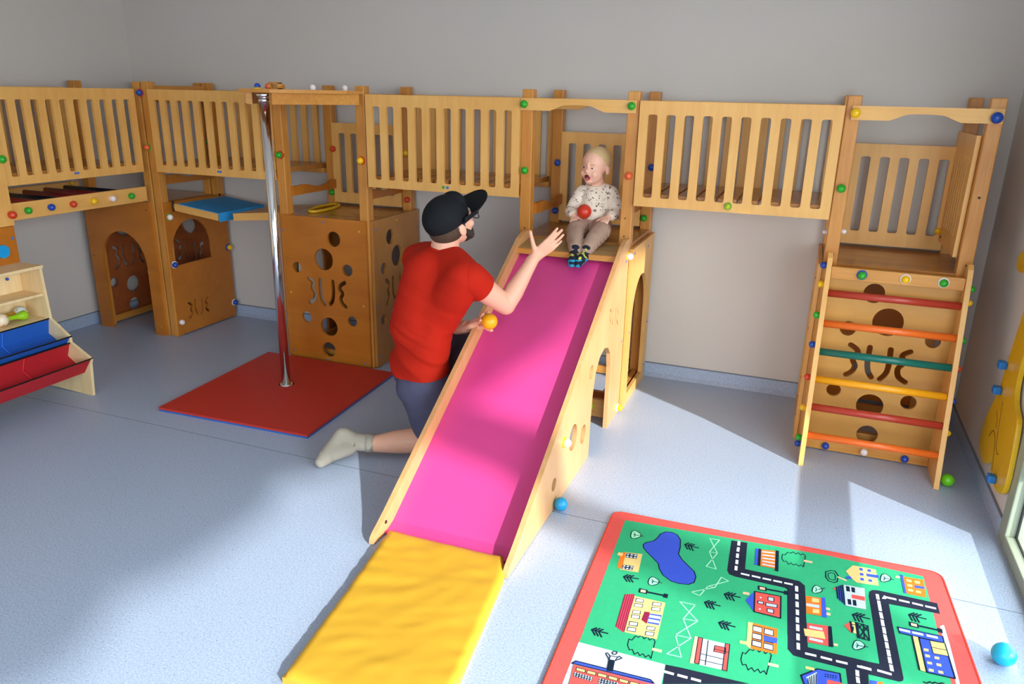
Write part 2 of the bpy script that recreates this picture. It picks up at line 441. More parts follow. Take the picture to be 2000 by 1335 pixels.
(4,0,[-443,2317,-405,2324,-403,2296,-440,2290]),
(8,0,[-440,2315,-432,2316,-431,2308,-439,2306]),
(8,0,[-439,2301,-431,2302,-430,2294,-438,2293]),
(8,0,[-428,2317,-419,2318,-419,2310,-427,2309]),
(8,0,[-426,2303,-418,2304,-418,2296,-426,2295]),
(8,0,[-415,2319,-407,2321,-406,2312,-414,2311]),
(8,0,[-414,2305,-406,2307,-406,2298,-414,2297]),
(2,0,[-366,2157,-262,2162,-254,1974,-354,1968]),
(10,0,[-396,2152,-368,2168,-363,2150,-357,1964,-386,1982]),
(5,40,[-395,2154,-385,1983]),
(5,40,[-388,2157,-378,1979]),
(5,40,[-381,2160,-371,1976]),
(5,40,[-374,2163,-364,1973]),
(5,40,[-368,2166,-358,1970]),
(4,0,[-358,2149,-331,2152,-330,2132,-356,2128]),
(8,0,[-355,2146,-333,2150,-332,2135,-354,2131]),
(4,0,[-356,2121,-328,2125,-328,2106,-355,2102]),
(8,0,[-354,2118,-330,2122,-330,2108,-353,2104]),
(4,0,[-302,2149,-273,2156,-272,2137,-301,2130]),
(8,0,[-299,2147,-275,2153,-274,2139,-299,2133]),
(4,0,[-300,2123,-271,2129,-270,2110,-299,2105]),
(8,0,[-297,2121,-273,2127,-272,2112,-297,2108]),
(4,0,[-354,2084,-328,2089,-326,2071,-353,2065]),
(8,0,[-352,2082,-330,2087,-329,2073,-351,2068]),
(4,0,[-353,2060,-325,2065,-324,2046,-351,2042]),
(8,0,[-350,2058,-327,2062,-327,2048,-349,2044]),
(4,0,[-352,2025,-324,2030,-322,2009,-350,2004]),
(8,0,[-349,2022,-326,2027,-325,2012,-348,2007]),
(4,0,[-351,1997,-324,2002,-322,1980,-350,1976]),
(8,0,[-348,1994,-326,1999,-324,1983,-348,1979]),
(4,0,[-295,2024,-268,2028,-268,2009,-294,2005]),
(8,0,[-293,2021,-270,2026,-270,2012,-292,2007]),
(4,0,[-294,1998,-266,2003,-266,1983,-293,1978]),
(8,0,[-291,1996,-268,2000,-268,1985,-291,1981]),
(5,0,[-317,2090,-300,2094,-298,2033,-318,2046]),
(0,0,[-300,2087,-261,2094,-261,2042,-297,2038]),
(8,0,[-298,2081,-263,2086,-262,2072,-297,2067]),
(8,0,[-297,2060,-263,2064,-262,2050,-296,2045]),
(9,0,[-147,2034,-133,2035,-129,1913,-144,1909]),
(1,0,[-136,2034,-123,2034,-118,1916,-131,1915]),
(8,0,[-123,2033,-55,2036,-51,1917,-117,1912]),
(1,0,[-55,2036,-42,2038,-38,1918,-51,1917]),
(1,0,[-84,2015,-52,2018,-50,1990,-84,1987]),
(4,30,[-136,2034,-123,2034,-118,1916,-131,1915,-136,2034]),
(4,30,[-55,2036,-42,2038,-38,1918,-51,1917,-55,2036]),
(4,30,[-84,2015,-52,2018,-50,1990,-84,1987,-84,2015]),
(4,30,[-106,2030,-100,1918]),
(4,30,[-119,1962,-53,1964]),
(4,30,[-118,1935,-51,1938]),
(4,30,[-84,1999,-42,2000]),
(2,0,[1,2168,16,2170,19,2041,6,2053]),
(2,0,[-16,2068,7,2071,9,2056,-14,2055]),
(7,0,[16,2170,92,2170,95,2048,20,2043]),
(4,0,[16,2159,46,2159,47,2128,18,2128]),
(4,0,[18,2123,48,2123,49,2092,19,2092]),
(4,0,[19,2088,49,2088,50,2058,20,2058]),
(4,0,[51,2159,80,2159,82,2128,52,2128]),
(4,0,[52,2123,82,2123,83,2093,54,2092]),
(4,0,[54,2088,83,2088,84,2058,55,2058]),
(8,0,[19,2154,44,2155,45,2132,20,2132]),
(8,0,[20,2118,45,2118,46,2097,21,2096]),
(8,0,[22,2083,47,2083,48,2062,23,2062]),
(8,0,[54,2155,78,2155,79,2132,54,2132]),
(8,0,[55,2119,80,2119,80,2097,56,2097]),
(8,0,[56,2083,81,2084,82,2062,57,2062]),
(0,0,[53,2120,93,2125,93,2098,54,2095]),
(1,0,[177,2237,240,2247,241,2148,180,2141]),
(4,0,[240,2247,251,2249,255,2148,241,2146]),
(9,0,[256,2168,268,2169,267,2157,256,2157]),
(8,120,[188,2220,221,2223]),
(2,350,[179,2188,221,2194]),
(8,120,[188,2161,222,2162]),
(0,0,[210,2030,271,2035,278,1975,179,1934,165,1983]),
(8,0,[208,2015,208,1946,189,1954,179,1981]),
(4,50,[210,2030,271,2035,275,1974,179,1934,165,1983,210,2030]),
(4,30,[184,1979,187,1941]),
(4,30,[189,1986,192,1943]),
(4,30,[194,1993,196,1945]),
(4,30,[200,2000,201,1947]),
(4,30,[206,2007,206,1949]),
(4,0,[230,2018,234,2018,234,2013,230,2012]),
(4,0,[229,2008,233,2009,233,2004,229,2003]),
(4,0,[237,2018,241,2019,241,2014,236,2013]),
(4,0,[236,2010,240,2010,240,2005,236,2004]),
(4,0,[244,2019,248,2020,248,2015,244,2014]),
(4,0,[243,2011,247,2011,247,2006,243,2006]),
(4,0,[251,2021,255,2021,255,2016,250,2015]),
(4,0,[250,2012,254,2013,254,2007,250,2007]),
(4,0,[258,2021,262,2022,262,2017,258,2016]),
(4,0,[257,2013,261,2014,261,2009,257,2008]),
(1,0,[236,1995,276,1997,275,1974,234,1957]),
(2,120,[180,2023,198,2024]),
(0,0,[-8,2611,5,2613,10,2504,-4,2501]),
(7,0,[7,2610,66,2624,69,2506,12,2502]),
(4,100,[7,2612,11,2504]),
(4,120,[68,2625,72,2495]),
(8,90,[18,2598,57,2607]),
(8,90,[20,2577,58,2584]),
(8,90,[21,2556,60,2562]),
(8,90,[23,2536,61,2540]),
(8,90,[24,2516,62,2518]),
(1,0,[9,2341,93,2347,97,2228,15,2229]),
(0,0,[8,2341,15,2229,-16,2280]),
(9,0,[-28,2323,-7,2326,-7,2312,-28,2310]),
(4,50,[9,2341,93,2347,97,2228,15,2229,9,2341]),
(8,0,[53,2327,72,2330,72,2308,54,2307]),
(4,30,[53,2327,72,2330,72,2308,54,2307,53,2327]),
(8,0,[48,2292,84,2296,84,2279,49,2275]),
(4,30,[48,2292,84,2296,84,2279,49,2275,48,2292]),
(8,0,[54,2262,74,2264,75,2244,55,2244]),
(4,30,[54,2262,74,2264,75,2244,55,2244,54,2262]),
(8,0,[23,2292,41,2293,41,2280,23,2279]),
(4,30,[23,2292,41,2293,41,2280,23,2279,23,2292]),
(8,0,[27,2318,33,2318,32,2309,28,2309]),
(8,0,[29,2254,35,2254,34,2245,30,2245]),
(7,0,[171,2383,220,2390,221,2292,175,2286]),
(0,0,[220,2394,232,2397,237,2289,222,2287]),
(2,0,[191,2380,213,2382,213,2361,191,2356]),
(2,0,[194,2318,214,2323,214,2302,194,2298]),
(8,0,[174,2342,214,2348,214,2331,174,2327]),
(9,0,[235,2344,247,2345,247,2332,235,2332]),
(9,0,[236,2317,248,2318,248,2304,236,2303]),
(2,0,[327,2637,402,2641,406,2542,336,2531,319,2550,302,2589]),
(0,0,[347,2630,359,2631,359,2615,348,2614]),
(0,0,[348,2598,360,2599,360,2583,348,2582]),
(0,0,[348,2567,360,2568,360,2552,348,2551]),
(0,0,[374,2633,386,2634,386,2618,374,2616]),
(0,0,[374,2601,386,2602,386,2586,374,2585]),
(0,0,[374,2569,386,2570,386,2555,374,2554]),
(0,0,[368,2602,410,2608,408,2588,370,2584]),
(0,0,[300,2552,315,2563,322,2549,304,2539]),
(0,0,[290,2499,296,2380,272,2411,267,2474]),
(4,50,[269,2477,273,2411]),
(4,50,[276,2484,279,2403]),
(4,50,[282,2490,286,2395]),
(4,50,[288,2496,292,2387]),
(8,0,[293,2500,359,2506,358,2384,296,2380]),
(4,0,[299,2496,311,2496,312,2466,300,2465]),
(4,0,[316,2496,328,2496,328,2467,317,2466]),
(4,0,[302,2420,313,2422,314,2391,303,2390]),
(4,0,[318,2422,329,2424,330,2391,319,2391]),
(1,0,[316,2452,358,2456,357,2431,316,2430]),
(1,0,[259,2469,266,2469,266,2458,260,2457]),
(0,0,[481,2643,491,2642,493,2531,484,2531]),
(7,0,[490,2634,555,2640,552,2533,492,2530]),
(2,0,[499,2622,515,2622,515,2608,499,2607]),
(2,0,[499,2592,515,2593,514,2578,499,2578]),
(2,0,[499,2564,514,2564,514,2550,499,2549]),
(2,0,[525,2623,542,2624,541,2609,525,2608]),
(2,0,[524,2593,540,2594,540,2579,524,2578]),
(2,0,[524,2564,539,2564,538,2550,523,2550]),
(0,0,[522,2593,553,2597,551,2582,521,2577]),
(9,0,[467,2629,480,2630,478,2617,463,2616]),
(1,0,[307,2297,288,2271,308,2240,311,2242]),
(2,0,[307,2297,324,2298,327,2242,310,2243]),
(4,70,[308,2298,311,2244]),
(4,90,[325,2300,329,2224]),
(4,40,[325,2300,359,2297]),
(4,40,[359,2297,360,2224]),
(4,40,[329,2224,360,2224]),
(4,40,[327,2299,359,2226]),
(4,40,[360,2298,330,2226]),
(4,40,[343,2298,328,2268]),
(4,40,[343,2298,359,2269]),
(4,40,[328,2241,348,2223]),
(4,40,[346,2301,346,2226]),
(4,40,[313,2285,320,2286]),
(4,40,[315,2274,314,2254]),
(0,0,[448,2329,576,2334,576,2302,451,2300]),
(4,40,[448,2329,576,2334,576,2302,451,2300,448,2329]),
(8,120,[454,2318,480,2318]),
(8,120,[491,2318,517,2319]),
(8,120,[532,2320,558,2321]),
(2,0,[486,2300,503,2300,507,2140,492,2141]),
(4,50,[486,2299,491,2142]),
(0,0,[505,2299,577,2301,584,2143,510,2140]),
(4,50,[505,2299,577,2301,584,2143,510,2140,505,2299]),
(2,0,[535,2295,576,2300,579,2240,538,2236]),
(4,30,[535,2295,538,2236,579,2240]),
(4,30,[539,2265,577,2268]),
(2,0,[514,2251,527,2252,526,2240,513,2238]),
(2,0,[514,2223,527,2224,527,2212,514,2210]),
(2,0,[516,2191,529,2192,529,2181,516,2179]),
(2,0,[517,2159,530,2160,529,2148,516,2147]),
(2,0,[540,2224,553,2225,552,2213,539,2212]),
(2,0,[541,2193,554,2194,554,2182,541,2181]),
(2,0,[542,2161,555,2162,555,2150,542,2149]),
(0,0,[352,2040,379,2044,383,2022,351,2009]),
(7,0,[370,2040,386,2047,385,2023,369,2016]),
(4,40,[496,2093,504,2090,514,2100,520,2096,527,2104,536,2101,546,2109,551,2108]),
(1,0,[-461,1770,-219,1787,-216,1771,-450,1674,-453,1717]),
(0,0,[-466,1773,-458,1787,-239,1797,-227,1788,-227,1783]),
(4,40,[-466,1773,-458,1787,-239,1797,-227,1788,-466,1773]),
(2,0,[-449,1762,-422,1763,-420,1751,-447,1750]),
(4,25,[-449,1762,-422,1763,-420,1751,-447,1750,-449,1762]),
(2,0,[-416,1763,-390,1764,-389,1752,-415,1751]),
(4,25,[-416,1763,-390,1764,-389,1752,-415,1751,-416,1763]),
(2,0,[-385,1765,-358,1766,-357,1754,-383,1753]),
(4,25,[-385,1765,-358,1766,-357,1754,-383,1753,-385,1765]),
(2,0,[-353,1766,-326,1767,-326,1755,-352,1754]),
(4,25,[-353,1766,-326,1767,-326,1755,-352,1754,-353,1766]),
(2,0,[-322,1767,-295,1768,-295,1756,-320,1755]),
(4,25,[-322,1767,-295,1768,-295,1756,-320,1755,-322,1767]),
(2,0,[-290,1768,-264,1770,-264,1758,-290,1757]),
(4,25,[-290,1768,-264,1770,-264,1758,-290,1757,-290,1768]),
(4,0,[-450,1743,-394,1743,-392,1725,-448,1724]),
(8,0,[-448,1742,-443,1742,-443,1738,-448,1738]),
(8,0,[-448,1735,-443,1735,-442,1732,-447,1732]),
(8,0,[-447,1729,-442,1729,-442,1726,-446,1726]),
(8,0,[-440,1742,-435,1742,-435,1738,-440,1738]),
(8,0,[-439,1735,-435,1735,-434,1732,-439,1732]),
(8,0,[-439,1729,-434,1729,-434,1726,-438,1726]),
(8,0,[-432,1742,-427,1742,-427,1738,-432,1738]),
(8,0,[-431,1735,-426,1735,-426,1732,-431,1732]),
(8,0,[-431,1729,-426,1729,-426,1726,-430,1726]),
(8,0,[-424,1742,-419,1742,-419,1738,-424,1738]),
(8,0,[-423,1736,-418,1736,-418,1732,-423,1732]),
(8,0,[-423,1729,-418,1729,-418,1726,-422,1726]),
(8,0,[-416,1742,-411,1742,-411,1738,-416,1738]),
(8,0,[-415,1736,-410,1736,-410,1732,-415,1732]),
(8,0,[-415,1729,-410,1729,-410,1726,-414,1726]),
(8,0,[-408,1742,-403,1742,-403,1738,-408,1738]),
(8,0,[-407,1736,-402,1736,-402,1732,-407,1732]),
(8,0,[-407,1729,-402,1729,-402,1726,-406,1726]),
(8,0,[-400,1742,-395,1742,-395,1738,-400,1738]),
(8,0,[-399,1736,-394,1736,-394,1732,-399,1732]),
(8,0,[-399,1729,-394,1730,-394,1726,-398,1726]),
(4,0,[-376,1747,-320,1750,-317,1729,-375,1724]),
(8,0,[-375,1746,-370,1746,-370,1742,-374,1741]),
(8,0,[-374,1738,-369,1738,-369,1734,-374,1733]),
(8,0,[-374,1730,-368,1730,-368,1726,-373,1726]),
(8,0,[-366,1746,-362,1746,-361,1742,-366,1742]),
(8,0,[-366,1738,-361,1738,-361,1734,-366,1734]),
(8,0,[-365,1731,-360,1731,-360,1727,-365,1726]),
(8,0,[-358,1746,-354,1747,-353,1742,-358,1742]),
(8,0,[-358,1739,-353,1739,-352,1735,-357,1735]),
(8,0,[-357,1731,-352,1732,-352,1728,-357,1727]),
(8,0,[-350,1747,-345,1747,-345,1743,-350,1743]),
(8,0,[-350,1739,-344,1740,-344,1736,-349,1735]),
(8,0,[-349,1732,-344,1732,-343,1728,-348,1728]),
(8,0,[-342,1747,-337,1747,-337,1743,-342,1743]),
(8,0,[-341,1740,-336,1740,-336,1736,-341,1736]),
(8,0,[-340,1732,-336,1733,-335,1729,-340,1728]),
(8,0,[-334,1748,-329,1748,-329,1744,-334,1744]),
(8,0,[-333,1740,-328,1741,-328,1737,-333,1736]),
(8,0,[-332,1733,-327,1734,-327,1730,-332,1729]),
(8,0,[-326,1748,-321,1748,-320,1744,-325,1744]),
(8,0,[-325,1741,-320,1741,-320,1737,-324,1737]),
(8,0,[-324,1734,-319,1734,-319,1730,-324,1730]),
(4,0,[-370,1829,-351,1832,-346,1786,-364,1782]),
(8,0,[-369,1847,-348,1850,-351,1832,-368,1830]),
(4,30,[-369,1847,-348,1850,-351,1832,-368,1830,-369,1847]),
(4,30,[-368,1830,-384,1851,-380,1856,-368,1846]),
(4,30,[-351,1832,-334,1851,-343,1856,-348,1848]),
(4,30,[-367,1863,-363,1871,-356,1872,-353,1866,-356,1859,-363,1856,-367,1863])]

# ---------------------------------------------------------------- room
XL, XR, YB, YF, ZC = -4.56, 0.868, 4.305, -2.4, 2.95
WALL = mat('grey_wall_paint', (208, 201, 196), 0.75, bump=0.05, bscale=300, var=0.02, vscale=1.2)
CEIL = mat('white_ceiling', (232, 230, 226), 0.8)
def floor_material(name, seam):
    m = bpy.data.materials.new(name); m.use_nodes = True; nt = m.node_tree; L = nt.links; b = nt.nodes['Principled BSDF']
    b.inputs['Roughness'].default_value = 0.34; b.inputs['Specular IOR Level'].default_value = 0.4
    tc = nt.nodes.new('ShaderNodeTexCoord')
    n = nt.nodes.new('ShaderNodeTexNoise'); n.inputs['Scale'].default_value = 170; n.inputs['Detail'].default_value = 3; n.inputs['Roughness'].default_value = .7; L.new(tc.outputs['Object'], n.inputs['Vector'])
    cr = nt.nodes.new('ShaderNodeValToRGB'); e = cr.color_ramp.elements
    e[0].position = 0.30; e[0].color = lin((142, 158, 188)); e[1].position = 0.70; e[1].color = lin((190, 204, 226)); L.new(n.outputs['Fac'], cr.inputs[0])
    v = nt.nodes.new('ShaderNodeTexVoronoi'); v.inputs['Scale'].default_value = 55; L.new(tc.outputs['Object'], v.inputs['Vector'])
    r2 = nt.nodes.new('ShaderNodeValToRGB'); r2.color_ramp.elements[0].position = .07; r2.color_ramp.elements[1].position = .13
    r2.color_ramp.elements[0].color = lin((150, 160, 180)); r2.color_ramp.elements[1].color = (1, 1, 1, 1); L.new(v.outputs['Distance'], r2.inputs[0])
    mm = nt.nodes.new('ShaderNodeMix'); mm.data_type = 'RGBA'; mm.blend_type = 'MULTIPLY'; mm.inputs['Factor'].default_value = .7
    L.new(cr.outputs[0], mm.inputs['A']); L.new(r2.outputs[0], mm.inputs['B']); out = mm.outputs['Result']
    if seam is not None:
        sp = nt.nodes.new('ShaderNodeSeparateXYZ'); L.new(tc.outputs['Object'], sp.inputs[0])
        a = nt.nodes.new('ShaderNodeMath'); a.operation = 'SUBTRACT'; L.new(sp.outputs['Y'], a.inputs[0]); a.inputs[1].default_value = seam
        c = nt.nodes.new('ShaderNodeMath'); c.operation = 'ABSOLUTE'; L.new(a.outputs[0], c.inputs[0])
        d = nt.nodes.new('ShaderNodeMath'); d.operation = 'LESS_THAN'; L.new(c.outputs[0], d.inputs[0]); d.inputs[1].default_value = .0022
        m3 = nt.nodes.new('ShaderNodeMix'); m3.data_type = 'RGBA'; L.new(d.outputs[0], m3.inputs['Factor']); L.new(out, m3.inputs['A']); m3.inputs['B'].default_value = lin((112, 124, 146)); out = m3.outputs['Result']
    L.new(out, b.inputs['Base Color']); return m
FLOOR = floor_material('speckled_blue_linoleum', 2.577)
BASE = floor_material('speckled_blue_cove', None)
def struct(name, b, m, parent=None):
    o = b.build(name, m, parent)
    if parent is None: o['kind'] = 'structure'
    return o
struct('floor', MB().box(XL-.2, XR+.3, YF-.2, YB+.2, -.12, 0, 0), FLOOR)
struct('ceiling', MB().box(XL-.2, XR+.3, YF-.2, YB+.2, ZC, ZC+.12, 0), CEIL)
struct('wall_back', MB().box(XL-.2, XR+.3, YB, YB+.2, 0, ZC, 0), WALL)
struct('wall_left', MB().box(XL-.2, XL, YF-.2, YB, 0, ZC, 0), WALL)
wy0, wy1, wz1 = -2.1, 3.088, 2.35
struct('wall_right', MB().box(XR, XR+.3, wy1, YB, 0, ZC, 0).box(XR, XR+.3, YF-.2, wy0, 0, ZC, 0).box(XR, XR+.3, wy0, wy1, wz1, ZC, 0), WALL)
struct('wall_front', MB().box(XL, XR, YF-.2, YF, 0, .3, 0).box(XL, XR, YF-.2, YF, 2.4, ZC, 0).box(XL, -2.0, YF-.2, YF, .3, 2.4, 0).box(.2, XR, YF-.2, YF, .3, 2.4, 0), WALL)  # opening made for the added fill window
TRIM = mat('baseboard_edge', (120, 128, 145), 0.5)
def base_profile(side):
    b = MB(); b.mi(BASE); b.mi(TRIM)
    if side == 'back':
        b.box(XL, XR, YB-.006, YB, 0, .078, 0, BASE); b.box(XL, XR, YB-.008, YB, .078, .084, 0, TRIM); b.prism([(0, 0), (.02, 0), (.006, .014), (0, .02)], 'x', XL, XR, m=BASE, mtx=Matrix.Translation((0, YB-.006, 0)) @ Matrix.Scale(-1, 4, (0, 1, 0)))
    elif side == 'left':
        b.box(XL, XL+.006, YF, YB, 0, .078, 0, BASE); b.box(XL, XL+.008, YF, YB, .078, .084, 0, TRIM)
    else:
        b.box(XR-.006, XR, wy1, YB, 0, .078, 0, BASE); b.box(XR-.008, XR, wy1, YB, .078, .084, 0, TRIM)
    o = b.build('baseboard_'+side); o['kind'] = 'structure'
for s_ in ('back', 'left', 'right'): base_profile(s_)
# glazed door in the right wall
FRAME = mat('sage_window_frame', (150, 158, 138), 0.45)
GASK = mat('black_gasket', (28, 30, 34), 0.5)
def glass():
    m = bpy.data.materials.new('window_glass'); m.use_nodes = True; nt = m.node_tree; nt.nodes.clear()
    o = nt.nodes.new('ShaderNodeOutputMaterial'); mx = nt.nodes.new('ShaderNodeMixShader'); t = nt.nodes.new('ShaderNodeBsdfTransparent'); g = nt.nodes.new('ShaderNodeBsdfGlossy')
    g.inputs['Roughness'].default_value = 0.02; mx.inputs[0].default_value = 0.06; t.inputs[0].default_value = (.95, .97, .96, 1)
    nt.links.new(t.outputs[0], mx.inputs[1]); nt.links.new(g.outputs[0], mx.inputs[2]); nt.links.new(mx.outputs[0], o.inputs[0]); return m
GLASS = glass()
wn = bpy.data.objects.new('window_1', None); COL.objects.link(wn); wn.location = (.9, .5, 0); wn['kind'] = 'structure'
b = MB(); b.box(.862, .925, 3.005, 3.088, 0, wz1, .004, FRAME); b.box(.862, .925, wy0, wy0+.083, 0, wz1, .004, FRAME)
b.box(.862, .925, wy0+.083, 3.005, 0, .05, .004, FRAME); b.box(.862, .925, wy0+.083, 3.005, wz1-.08, wz1, .004, FRAME)
b.build('window_frame', FRAME, wn)
b = MB(); b.box(.895, .925, wy0+.083, 3.005, .305, .395, .003, FRAME); b.build('transom_bar', FRAME, wn)
for y0, y1, z0, z1, nm in ((wy0+.083, 3.005, .05, .305, 0), (wy0+.083, 3.005, .395, wz1-.08, 1)):
    b = MB(); t_ = .012
    for a in ((y0, y1, z0, z0+t_*.4), (y0, y1, z1-t_*.4, z1), (y0, y0+t_, z0, z1), (y1-t_, y1, z0, z1)): b.box(.896, .902, a[0], a[1], a[2], a[3], 0)
    b.build('gasket', GASK, wn)
    MB().box(.899, .9, y0, y1, z0, z1, 0).build('glass_pane', GLASS, wn)
wn_fill = bpy.data.objects.new('fill_window', None); COL.objects.link(wn_fill); wn_fill.location = (-1, -2.45, .3); wn_fill['kind'] = 'structure'  # unseen window added behind the camera for frontal fill light
b = MB()
for x0, x1, z0, z1 in ((-2.0, .2, .3, .38), (-2.0, .2, 2.32, 2.4), (-2.0, -1.92, .38, 2.32), (.12, .2, .38, 2.32), (-.94, -.86, .38, 2.32)): b.box(x0, x1, -2.47, -2.41, z0, z1, .004)
b.build('window_frame', FRAME, wn_fill); MB().box(-1.95, .15, -2.445, -2.44, .35, 2.35, 0).build('glass_pane', GLASS, wn_fill)
# outdoors: paved ground and the tree whose crown and trunk filter the low sun
gr = struct('ground', MB().box(XR+.31, 26, -22, 22, -.14, -.02, 0).box(-14, XR+.3, -22, YF-.21, -.14, -.02, 0), mat('pale_paving', (150, 148, 142), 0.8, var=.06))
def sunpt(y, z, D):
    "point on the ray towards the sun through (0.9, y, z), D metres away horizontally"
    return Vector((.9, y, z)) - SUNH*D + Vector((0, 0, TAN*D))
tr = thing('leafy_tree', 'tree outside the glazed door with a leaning trunk and low crown', 'tree', tuple(sunpt(1.9, 0, 7).xy)+(0,))
b = MB(); b.tube([sunpt(y, z, 7) for y, z in ((2.25, -3.2), (2.2, -1.5), (2.05, -.3), (1.95, .35), (1.68, .62), (1.55, .85), (1.42, 1.2), (1.15, 1.55), (.9, 2.0))], [.20, .18, .16, .15, .14, .13, .125, .12, .12], 12)
b.build('trunk', mat('bark', (90, 72, 56), .9, bump=.5, bscale=30), tr)
b = MB()
bound = [(-7, 1.50), (-4, 1.46), (-2.5, 1.49), (-1, 1.46), (0, 1.47), (.8, 1.45), (1.15, 1.45), (1.46, 1.51), (1.75, 1.60), (2.0, 1.70), (2.37, 1.80), (2.7, 1.74), (3.0, 1.70), (4.2, 1.62)]
for i in range(150):
    j = random.random()*(len(bound)-1); k = int(j); f = j-k
    y = bound[k][0]*(1-f)+bound[k+1][0]*f; z = bound[k][1]*(1-f)+bound[k+1][1]*f
    r = random.uniform(.3, .55) if i % 2 else random.uniform(.18, .3)
    up = 0 if i % 3 else random.uniform(0, 1.6)
    D = 7+random.uniform(-.6, .6)
    b.sph(sunpt(y, z+r*1.02+up, D), r, (1, 1.2, 1), 10)
for v in b.bm.verts: v.co += Vector([noise.noise(v.co*3+Vector((k*9, 0, 0))) for k in range(3)])*.05
for k in range(26):
    y = -7.5+k*.5; zb = 1.50 if y < 1.1 else min(1.50+(y-1.1)*.22, 1.76)
    b.sph(sunpt(y, zb+1.35, 7), 1.0, (.5, 1, 1), 14); b.sph(sunpt(y, zb+2.9, 7), 1.2, (.6, 1, 1), 14)
b.build('crown', mat('leaves', (60, 92, 40), .8, var=.3), tr)

# ---------------------------------------------------------------- play structure modules
PT = .058                                                         # post thickness
def slot_rail(b, u0, u1, axis, a0, a1, z0=1.087, z1=1.578, n=10, m=None, s0=.042, pitch=None, w=.044, zs=(1.131, 1.517)):
    pitch = pitch or ((u1-u0)-2*s0-w)/(n-1)
    holes = [rrect(u0+s0+pitch*i, u0+s0+pitch*i+w, zs[0], zs[1], .010) for i in range(n)]
    b.prism([(u0, z0), (u1, z0), (u1, z1), (u0, z1)], axis, a0, a1, holes, m)
    return b
def wave(u0, u1, z0, h=.056):
    """top-scalloped board: outline in (u, z)"""
    L = u1-u0; pts = [(u0, z0), (u1, z0), (u1, z0+h)]
    for i in range(17):
        t = 1-i/16; u = u0+L*t
        dip = .024*max(0, math.sin(math.pi*min(1, max(0, (t-.28)/.52))))
        pts.append((u, z0+h-dip))
    return pts
def arch_board(u0, u1, z0=1.52, z1=1.578, rise=.030):
    L = u1-u0; pts = [(u0, z1), (u0, z0)]
    for i in range(21):
        t = .26+.48*i/20; s = math.sin(math.pi*(t-.26)/.48); pts.append((u0+L*t, z0+rise*min(1, s*1.5)*(.6+.4*s)))
    pts += [(u1, z0), (u1, z1)]
    return pts
def tower(name_label, x0, x1, yf=3.716, yb=4.272, group=None, beams=True):
    t = thing('play_tower', name_label, 'play tower', ((x0+x1)/2, (yf+yb)/2, 0), group)
    for px in (x0, x1-PT):
        for py, ph in ((yf, 1.62), (yb-PT, 1.622)):
            MB().box(px, px+PT, py, py+PT, 0, ph, .004).build('post', PINE, t)
    MB().box(x0+.002, x1-.002, yf+.002, yb-.002, .868, .890, .002).build('deck', AMBB, t)
    for py in ((yf+PT+.001, yb-PT-.031) if beams else ()): MB().box(x0+PT, x1-PT, py, py+.03, .01, .055, .003).build('floor_beam', PINEX, t)
    for px in (x0+.012, x1-.042): MB().box(px, px+.03, yf+PT, yb-PT, .01, .055, .003).build('side_beam', PINEY, t)
    return t
def arch_rail(t, x0, x1, y, m=None): MB().prism(arch_board(x0, x1), 'y', y-.018, y).build('arch_rail', m or PLYX, t)
def back_guard(t, x0, x1, n=5, y=4.205):
    b = MB(); w = x1-x0; pitch = .086; s0 = (w-(pitch*(n-1)+.044))/2
    slot_rail(b, x0, x1, 'y', y, y+.018, .906, 1.40, n, s0=s0, pitch=pitch, zs=(.972, 1.339)); b.build('guard_panel', PLY, t)

# slide tower --------------------------------------------------
st = tower('honey pine play tower with the baby sitting on its deck above the pink slide', -1.391, -.797, group='play towers')
arch_rail(st, -1.393, -.808, 3.7155); arch_rail(st, -1.388, -.80, 4.213, PLYX)
back_guard(st, -1.331, -.857, 5)
for x in (-1.391+PT+.001, -.797-PT-.019): MB().prism(wave(3.765, 4.265, 1.0), 'x', x, x+.018).build('wave_rail', AMB, st)
MB().prism([(3.716, 0), (4.268, 0), (4.268, .868), (3.716, .868)], 'x', -.797+.001, -.797+.019, [arch(3.80, 4.17, .06, .69)], PLY).build('arched_side_panel', PLY, st)
MB().prism([(3.716, 0), (4.268, 0), (4.268, .868), (3.716, .868)], 'x', -1.391-.019, -1.391-.001, [arch(3.80, 4.17, .06, .69)], PLY).build('arched_side_panel', PLY, st)
for p, c in (((-1.369, 3.697, 1.549), 'green'), ((-.828, 3.697, 1.553), 'green'), ((-1.364, 3.716, 1.226), 'green'), ((-.825, 3.716, 1.228), 'orange')): knob(st, p, (0, -1, 0), c)
for p, c in (((-1.349, 4.214, 1.229), 'blue'), ((-1.353, 4.214, .958), 'blue'), ((-.833, 4.214, .953), 'green')): knob(st, p, (0, -1, 0), c)
knob(st, (-.812, 4.213, 1.231), (0, -1, 0), 'blue')
for y, z in ((3.76, .84), (4.1, .82), (3.76, .42), (4.24, .35), (4.23, .09)): screw(st, (-.778, y, z), (1, 0, 0))
for z in (.93, 1.02): screw(st, (-.83, 3.716, z), (0, -1, 0), DARKM, .004)
screw(st, (-1.36, 3.716, .93), (0, -1, 0), DARKM, .004)

